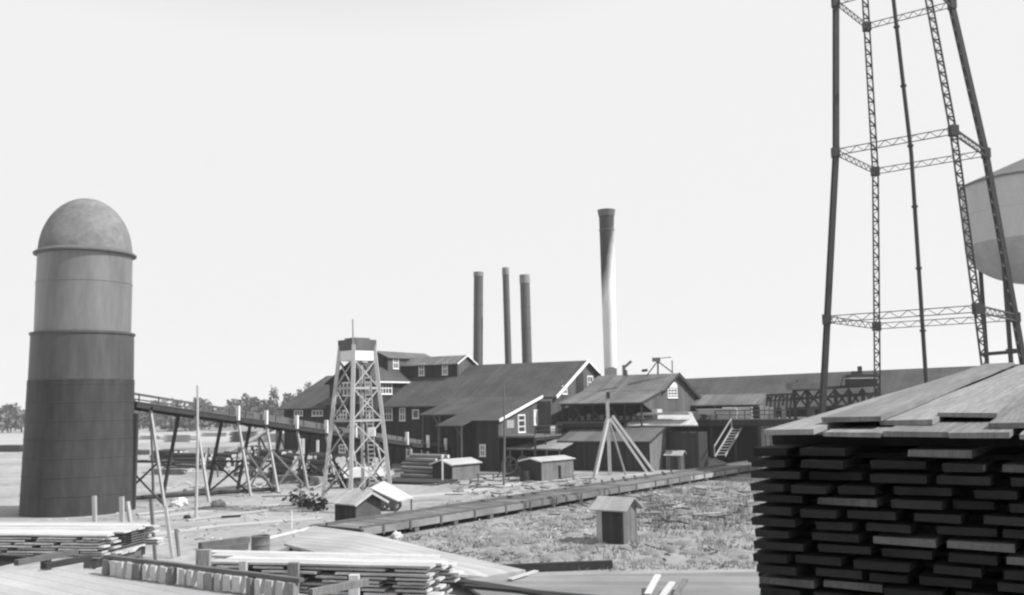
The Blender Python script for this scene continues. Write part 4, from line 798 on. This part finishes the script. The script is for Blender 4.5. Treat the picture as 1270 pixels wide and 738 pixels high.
b = MB(); o_ = gz(515, 600); b.box(o_+Vector((0, 1, 0)), 6.6, 3.6, .25, Vector((.88, -.47, 0)), Vector((.47, .88, 0))); b.build('log_skid', TD, label='dark timber skid under the pale log stack', cat='skid')
# far pale lumber stacks and slanting log slip in the yard
for i, (x, y, w_, h_, v_) in enumerate(((225, 548, 7, 1.6, 0), (190, 545, 6, 1.2, 0), (270, 541, 8, 1.2, 0), (345, 548, 6, 1.8, 0), (60, 552, 9, 1.2, 0), (303, 548, 5, 2.2, 1), (420, 552, 7, 2.2, 1), (18, 560, 6, 1.4, 1))):
    o_ = gz(x, y); b = MB(); nl = int(h_/.2)
    for k in range(nl): b.box(o_+Vector((random.uniform(-.25, .25), 0, k*.2)), w_+random.uniform(-.4, .4), 3, .15, Vector((.92, -.38, 0)), Vector((.38, .92, 0)))
    b.build('lumber_stack', [TLL, TB][v_], label=['pale lumber stack in the far yard right of the burner', 'low pale lumber stack nearest the burner in the far yard', 'long low lumber stack left of the trestle bents in the far yard', 'lumber stack under the trestle deck in the far yard', 'pale lumber stack left of the burner', 'darker lumber stack beyond the middle bents', 'darker lumber stack behind the lookout frame', 'dark lumber stack at the left edge beyond the burner'][i], cat='lumber stack')
for i in range(26):
    x = random.uniform(175, 425); y = 572+(x-175)*.09+random.uniform(-10, 14); o_ = gz(x, y); az = RD(random.choice((-20, -35, -60, 40, 70))+random.uniform(-12, 12)); ax = Vector((math.cos(az), math.sin(az), 0)); ay = Vector((-ax.y, ax.x, 0)); b = MB(); nl = random.randint(2, 7); lx = random.uniform(1.8, 4.5); wy = random.uniform(.8, 1.6)
    for k in range(nl):
        for r in range(3): b.box(o_+ax*random.uniform(-.3, .3)+ay*((r-1)*wy/3+random.uniform(-.04, .04))+Vector((0, 0, k*.13)), lx+random.uniform(-.5, .4), wy/3.4, .1, ax, ay)
    b.build('scrap_stack', [TB, WB, TD, TL, GB][i % 5], label='ragged low stack of odd lumber behind the conveyor trestle', cat='lumber stack', group='ragged lumber stacks behind the trestle')
for i, (x0, y0, x1, y1) in enumerate(((384, 661, 460, 653), (404, 655.5, 470, 649))):
    b = MB(); b.beam(gz(x0, y0, .12), gz(x1, y1, .12), .3, .22); b.build('timber_beam', TD if i else TB, label=['weathered timber on the ground before the tool shed', 'dark timber on the ground against the foot of the tool shed'][i], cat='timber')
sl2 = MB(); p_ = gz(262, 571, .3); q_ = atY(352, 524, p_.y+6); sl2.beam(p_, q_, 1.4, .2); sl2.beam(p_+Vector((0, 2, 0)), q_+Vector((0, 2, 0)), .3)
for k in (.4, .65, .9): r_ = p_.lerp(q_, k); sl2.beam(Vector((r_.x, r_.y, 0)), r_, .25); sl2.beam(Vector((r_.x+1.2, r_.y+1.5, 0)), r_, .2)
sl2.build('log_slip', TL, label='sloping pale log slip on posts behind the trestle', cat='log slip')
for i, (x, y) in enumerate(((299, 590), (262, 592), (352, 560), (394, 562))):
    o_ = gz(x, y); b = MB(); hh = 3.0
    for sx in (-.7, .7): b.beam(o_+Vector((sx, 0, 0)), o_+Vector((sx*.4, 0, hh)), .13)
    b.beam(o_+Vector((-.6, 0, 1)), o_+Vector((.5, 0, 2)), .08); b.beam(o_+Vector((.6, 0, 1)), o_+Vector((-.5, 0, 2)), .08); b.build('trestle_horse', TB, label=['small braced timber horse under the trestle, near its second bent', 'small braced timber horse left of the tall bare pole', 'far timber horse under the middle of the trestle', 'far timber horse left of the lookout frame'][i], cat='trestle horse')
# tall white posts beyond the trestle
for i, (x, y0, y1) in enumerate(((372, 544, 556), (376, 544, 556), (394, 546, 556), (524, 556, 568), (531, 556, 567))):
    p_ = atY(x, y1, 112); b = MB(); b.box(Vector((p_.x, p_.y, 0)), .28, .2, atY(x, y0, 112).z); b.build('white_post', TR, label=['white post behind the trestle left of the lookout frame, left of a pair', 'white post behind the trestle left of the lookout frame, right of a pair', 'single white post just left of the lookout frame', 'thin white post below the trestle before the mill wall, left one', 'thin white post below the trestle before the mill wall, right one'][i], cat='post')
# lumber on the raised deck
for i, (x, y, lx, hh, rz, m_, z_) in enumerate(((842, 511, 3.2, .42, -.5, WB, 5.5), (818, 511, 4.2, .3, -.54, TLL, 5.5), (862, 516, 2, .9, -.3, TL, 4.9), (893, 516, 4.2, 1.15, -.35, WB, 4.95), (918, 516, 3.0, 1.3, -.4, WB, 4.95), (889, 521, 3, .6, .5, TB, 4.9), (914, 523, 1.6, .9, .2, WB, 4.9), (935, 516, 3.4, 1.4, -.2, DW, 4.9))):
    p_ = atY(x, y, 106.5 if i > 2 else (101.6 if i == 0 else 102.9 if i == 1 else 107.5)); p_.z = 4.9 if i > 1 else 5.5; p_ = p_-Vector((.35, .6, 0)); b = MB(); a = rz; ax = Vector((math.cos(a), math.sin(a), 0)); ay = Vector((-math.sin(a), math.cos(a), 0)); nl = max(2, int(hh/.14))
    for k in range(nl): b.box(p_+Vector((random.uniform(-.1, .1), 0, k*.14)), lx+random.uniform(-.3, .3), 1.1, .12, ax, ay)
    b.build('lumber_bundle', m_, label=['bright lumber bundle on the pale shed roof below the arched window, right one', 'long lumber bundle on the pale shed roof below the arched window, left one', 'upright-ended bundle at the right corner of the sorting shed', 'bright tilted lumber bundle left of the pair on the deck', 'bright lumber bundle at the right of the pair on the deck', 'dark lumber bundle above the staircase', 'pale block at the head of the staircase', 'dark crate-like bundle at the right end of the deck'][i], cat='lumber')
# timber log hoist frame before the warehouse
hf = thing('timber_gantry', gz(1035, 580), 'dark braced timber gantry with a small engine house, before the long warehouse', 'gantry')
YY = 100; q4 = lambda x, y, o_=0: atY(x, y, YY+o_)
b = MB()
for o_ in (0, 2.5):
    for x in (985, 1001, 1018, 1036, 1053, 1070, 1088): p_ = q4(x, 484, o_); b.beam(Vector((p_.x, p_.y, 0)), p_, .3)
b.each('post', TD, hf)
b = MB()
for o_ in (0, 2.5):
    for y0, y1 in ((484, 477), (495, 488), (507, 502)): b.beam(q4(983, y0, o_), q4(1090, y1, o_), .22, .3)
b.each('beam', TD, hf)
b = MB()
xs = (985, 1001, 1018, 1036, 1053, 1070, 1088)
for i in range(6): b.beam(q4(xs[i], 505), q4(xs[i+1], 482), .18); b.beam(q4(xs[i+1], 505), q4(xs[i], 484), .18)
b.build('brace', TD, hf)
b = MB(); b.box(q4(1068, 479), 2.6, 2, 1.2); b.box(q4(1060, 470), .5, .5, .8); b.box(q4(1067, 470), .35, .35, 1.3); b.build('engine_house', TD, hf)
b = MB(); b.box(q4(1000, 483), 3.6, 2, .7); b.box(q4(994, 478), 1, 1, .6); b.beam(q4(982, 472), q4(990, 482), .16); b.build('winch', STL, hf)
b = MB(); b.box(q4(1068, 470), 3.2, 2.4, .12); b.build('engine_roof', TLL, hf)
b = MB(); b.tube(q4(1046, 466), q4(1042, 480), .06); b.build('exhaust_pipe', ST, hf)
f2 = MB()
for i in range(7): x = 952+i*5; f2.beam(Vector((q4(x, 500).x, 104, 0)), atY(x, 490, 104), .16)
f2.beam(atY(950, 490, 104), atY(984, 488.5, 104), .18); f2.beam(atY(950, 497, 104), atY(984, 496, 104), .15)
for i in range(5): x = 954+i*6; f2.beam(atY(x, 497, 104), atY(x+5, 489.5, 104), .14)
f2.build('timber_truss', TD, label='small open timber truss between the side shed gable and the gantry', cat='truss')
for i, x in enumerate((945, 951, 957, 972, 1003, 1008)):
    p_ = atY(x, 512, 103); b = MB(); b.box(Vector((p_.x, p_.y, 0)), .42, .1, atY(x, 503+(i % 3), 103).z); b.build('standing_plank', TL, label=['pale standing plank below the side shed gable, leftmost', 'pale standing plank below the side shed gable, second', 'pale standing plank below the side shed gable, third', 'lone pale standing plank below the small truss', 'pale standing plank below the gantry winch, left one', 'pale standing plank below the gantry winch, right one'][i], cat='plank')
# ------------------------------------------------------------------ far wood, trees, scrub, grass
FO = mat('foliage', .13, amp=.4, scale=.3, amp2=.3, scale2=2)
def leafy(b, c, r, h_, n, sz):
    for _ in range(n):
        u_, v_ = random.uniform(0, 6.283), random.random()**.5; zz = random.uniform(.0, 1); rr = r*v_*(1-.55*abs(zz-.45)*1.6)
        p_ = Vector((c[0]+rr*math.cos(u_), c[1]+rr*math.sin(u_), c[2]+h_*zz)); s_ = sz*random.uniform(.5, 1.2)
        a = Vector((random.gauss(0, 1), random.gauss(0, 1), random.gauss(0, 1))).normalized(); e_ = a.orthogonal().normalized(); g_ = a.cross(e_)
        b.add([p_+e_*s_, p_+g_*s_, p_-e_*s_*.9, p_-g_*s_*.8], [(0, 1, 2, 3)])
b = MB()
for i in range(420):
    px = random.uniform(-420, 470) if i % 5 else random.uniform(450, 1500); Yd = random.uniform(300, 380); p_ = atY(px, 500, Yd); hh = random.uniform(5.5, 10.5)*(1.12 if px > 300 else .95)
    b.tube((p_.x, p_.y, 0), (p_.x+random.uniform(-.4, .4), p_.y, hh*.8), .28, .1, 5, False); leafy(b, (p_.x, p_.y, hh*.18), random.uniform(2.4, 4.6), hh*.86, 110, .75)
b.build('far_wood', FO, kind='stuff', label='far line of woods beyond the yard')
# a few taller single trees standing out of the wood
for i, (px, hh) in enumerate(((338, 13), (389, 14.5), (365, 12.5), (402, 13), (310, 11.5))):
    t = None; p_ = atY(px, 500, 290+6*i); tt = thing('tree', Vector((p_.x, p_.y, 0)), ['thin tree rising above the far wood beside the distant utility pole', 'tallest tree of the far wood, nearest the mill wing roof', 'bushy tree in the far wood between the utility pole and the mill', 'tree at the edge of the mill wing roof in the far wood', 'low rounded tree of the far wood left of the utility pole'][i], 'tree')
    b = MB(); b.tube((p_.x, p_.y, 0), (p_.x+.3, p_.y, hh*.9), .3, .06, 7, False)
    for k in range(5): a = random.uniform(0, 6.28); b.tube((p_.x+.1, p_.y, hh*(.35+.1*k)), (p_.x+1.8*math.cos(a), p_.y+1.8*math.sin(a), hh*(.5+.1*k)), .09, .03, 5, False)
    b.build('trunk', TD, tt); b = MB()
    for k in range(6): a = random.uniform(0, 6.28); leafy(b, (p_.x+1.6*math.cos(a), p_.y+1.6*math.sin(a), hh*(.3+.1*k)), 1.4, hh*.2, 60, .4)
    b.build('crown', FO, tt)
# brush
for i, (px, py, r_) in enumerate(((372, 626, 1.0), (394, 633, .7), (384, 629, .5))):
    o_ = gz(px, py); b = MB()
    for k in range(26): a = random.uniform(0, 6.28); e_ = random.uniform(.1, 1.2); p2 = o_+Vector((math.cos(a)*math.cos(e_), math.sin(a)*math.cos(e_), math.sin(e_)))*r_*random.uniform(.6, 1.5); b.tube(o_+Vector((0, 0, .03)), p2, .025, .008, 4, False); leafy(b, p2-Vector((0, 0, .1)), .25*r_, .2, 8, .12)
    b.build('cut_brush', mat('brush_leaf', .04) if i == 0 else MATS['brush_leaf'], label=['dark heap of cut brush left of the lookout frame foot', 'low dark brush close to the left foot of the lookout frame', 'small tuft of brush between the two brush heaps'][i], cat='brush')
HM = mat('hummock', .2, amp=.35, scale=.8, amp2=.3, scale2=6, bump=.5)
b = MB()
for _ in range(170):
    px, py = random.uniform(560, 940), random.uniform(605, 700)
    if 735 < px < 805 and py > 640: continue
    o_ = gz(px, py); rx = random.uniform(.25, 1.1); n = 9; hh = random.uniform(.06, .22)
    vs = []
    for (r_, z_) in ((1, -.02), (.7, .6), (.3, 1)): vs += [o_+Vector((rx*r_*math.cos(6.28318*k/n)*random.uniform(.8, 1.2), rx*.6*r_*math.sin(6.28318*k/n)*random.uniform(.8, 1.2), hh*z_)) for k in range(n)]
    b.add(vs, [(a*n+k, a*n+(k+1) % n, (a+1)*n+(k+1) % n, (a+1)*n+k) for a in range(2) for k in range(n)]+[tuple(range(2*n, 3*n))])
b.build('grass_hummocks', HM, kind='stuff', smooth=True)
SC_ = mat('dead_weeds', .09, amp=.4)
b = MB()
for _ in range(240):
    if _ % 3: px, py = random.uniform(800, 935), random.uniform(606, 660)
    else: px, py = random.uniform(480, 935), random.uniform(612, 700)
    o_ = gz(px, py); s0 = random.uniform(.15, .5)
    for k in range(14):
        a = random.uniform(0, 6.28); q_ = o_+Vector((random.gauss(0, s0), random.gauss(0, s0), 0)); hh = random.uniform(.1, .4); d_ = Vector((math.cos(a), math.sin(a), 0))*.02
        b.add([q_-d_, q_+d_, q_+Vector((random.uniform(-.15, .15), random.uniform(-.15, .15), hh))], [(0, 1, 2)])
b.build('dead_weeds', SC_, kind='stuff')
def inside(p, poly):
    r = False; j = len(poly)-1
    for i in range(len(poly)):
        if (poly[i][1] > p[1]) != (poly[j][1] > p[1]) and p[0] < (poly[j][0]-poly[i][0])*(p[1]-poly[i][1])/(poly[j][1]-poly[i][1])+poly[i][0]: r = not r
        j = i
    return r
gp = [tuple(gz(x, y))[:2] for x, y in ((480, 690), (500, 668), (640, 640), (760, 616), (930, 588), (985, 590), (960, 706), (620, 709))]
x0, x1 = min(p[0] for p in gp), max(p[0] for p in gp); y0, y1 = min(p[1] for p in gp), max(p[1] for p in gp)
b = MB(); n_ = 0
from mathutils import noise as mno
while n_ < 11000:
    x, y = random.uniform(x0, x1), random.uniform(y0, y1)
    if not inside((x, y), gp): continue
    if mno.noise(Vector((x*.5, y*.35, 0)))+random.uniform(-.35, .35) < -.1: continue
    n_ += 1; hh = random.uniform(.05, .2)*(1+.6*mno.noise(Vector((x*.8, y*.8, 3))))
    for _ in range(3):
        a = random.uniform(0, 6.28); d_ = Vector((math.cos(a), math.sin(a), 0)); c_ = Vector((x+random.uniform(-.1, .1), y+random.uniform(-.1, .1), 0)); ww = random.uniform(.015, .04)
        b.add([c_-d_*ww, c_+d_*ww, c_+Vector((random.uniform(-.12, .12), random.uniform(-.12, .12), hh))], [(0, 1, 2)])
b.build('dry_grass', mat('grass_blades', .3, amp=.35, scale=.6), kind='stuff', label='rough dry grass between the tramway and the plank road')
# loose scrap planks
spm = [boardmesh('scrap_plank', L2, W2, .04, m_) for L2, W2, m_ in ((1.6, .2, WB), (2.4, .25, TB), (1.1, .3, GB), (3.2, .2, TL))]
spots = [(random.uniform(175, 400), random.uniform(586, 616)) for _ in range(34)]+[(random.uniform(520, 740), random.uniform(592, 606)) for _ in range(22)]+[(random.uniform(230, 410), random.uniform(560, 585)) for _ in range(20)]+[(random.uniform(690, 930), random.uniform(604, 640)) for _ in range(20)]
for px, py in spots:
    o_ = gz(px, py); put(random.choice(spm), 'scrap_plank', o_+Vector((0, 0, .03)), random.uniform(0, 6.28), 'loose scrap plank lying about the mill yard', 'plank', 'scrap planks strewn over the yard', ry=random.uniform(-.05, .05), rx=random.uniform(0, .12))
# litter of bark and sticks
b = MB()
def stick(px, py, L, w_, hz_=.03):
    o_ = gz(px, py); a = random.uniform(0, 3.14); d_ = Vector((math.cos(a), math.sin(a), 0))*L/2; b.beam(o_-d_+Vector((0, 0, hz_)), o_+d_+Vector((0, 0, hz_+random.uniform(0, .1))), w_, w_*.5)
for _ in range(120): stick(random.uniform(690, 935), random.uniform(606, 650), random.uniform(.4, 1.8), random.uniform(.04, .13))
for _ in range(110): stick(random.uniform(560, 740), random.uniform(592, 616), random.uniform(.4, 1.6), random.uniform(.04, .14))
for _ in range(120): stick(random.uniform(170, 420), random.uniform(600, 672), random.uniform(.1, .4), random.uniform(.03, .06))
for _ in range(160): stick(random.uniform(500, 930), random.uniform(650, 705), random.uniform(.2, .8), random.uniform(.03, .07))
b.build('bark_litter', TD, kind='stuff', label='litter of bark and sticks over the yard')
b = MB()
for _ in range(350):
    stick(random.choice((random.uniform(0, 420), random.uniform(560, 760))), random.uniform(600, 672), random.uniform(.08, .4), random.uniform(.03, .1))
b.build('wood_chips', WB, kind='stuff', label='pale wood scraps strewn over the sandy yard')
# mound of soil and scrap at the deck foot
for i, (x, y, rx, hh) in enumerate(((872, 577, 3.2, .9), (900, 573, 3.4, 1.1), (925, 570, 3, .9))):
    o_ = gz(x, y); b = MB(); n = 16; R_ = [(1, 0), (.8, .35), (.5, .75), (.2, .95)]; vs = []
    for (r_, z_) in R_: vs += [o_+Vector((rx*r_*math.cos(6.28318*k/n)*random.uniform(.85, 1.15), rx*.5*r_*math.sin(6.28318*k/n)*random.uniform(.85, 1.15), hh*z_*random.uniform(.8, 1.2))) for k in range(n)]
    b.add(vs, [(a*n+k, a*n+(k+1) % n, (a+1)*n+(k+1) % n, (a+1)*n+k) for a in range(3) for k in range(n)]+[tuple(range(3*n, 4*n))]); b.build('spoil_mound', GM, kind='structure')
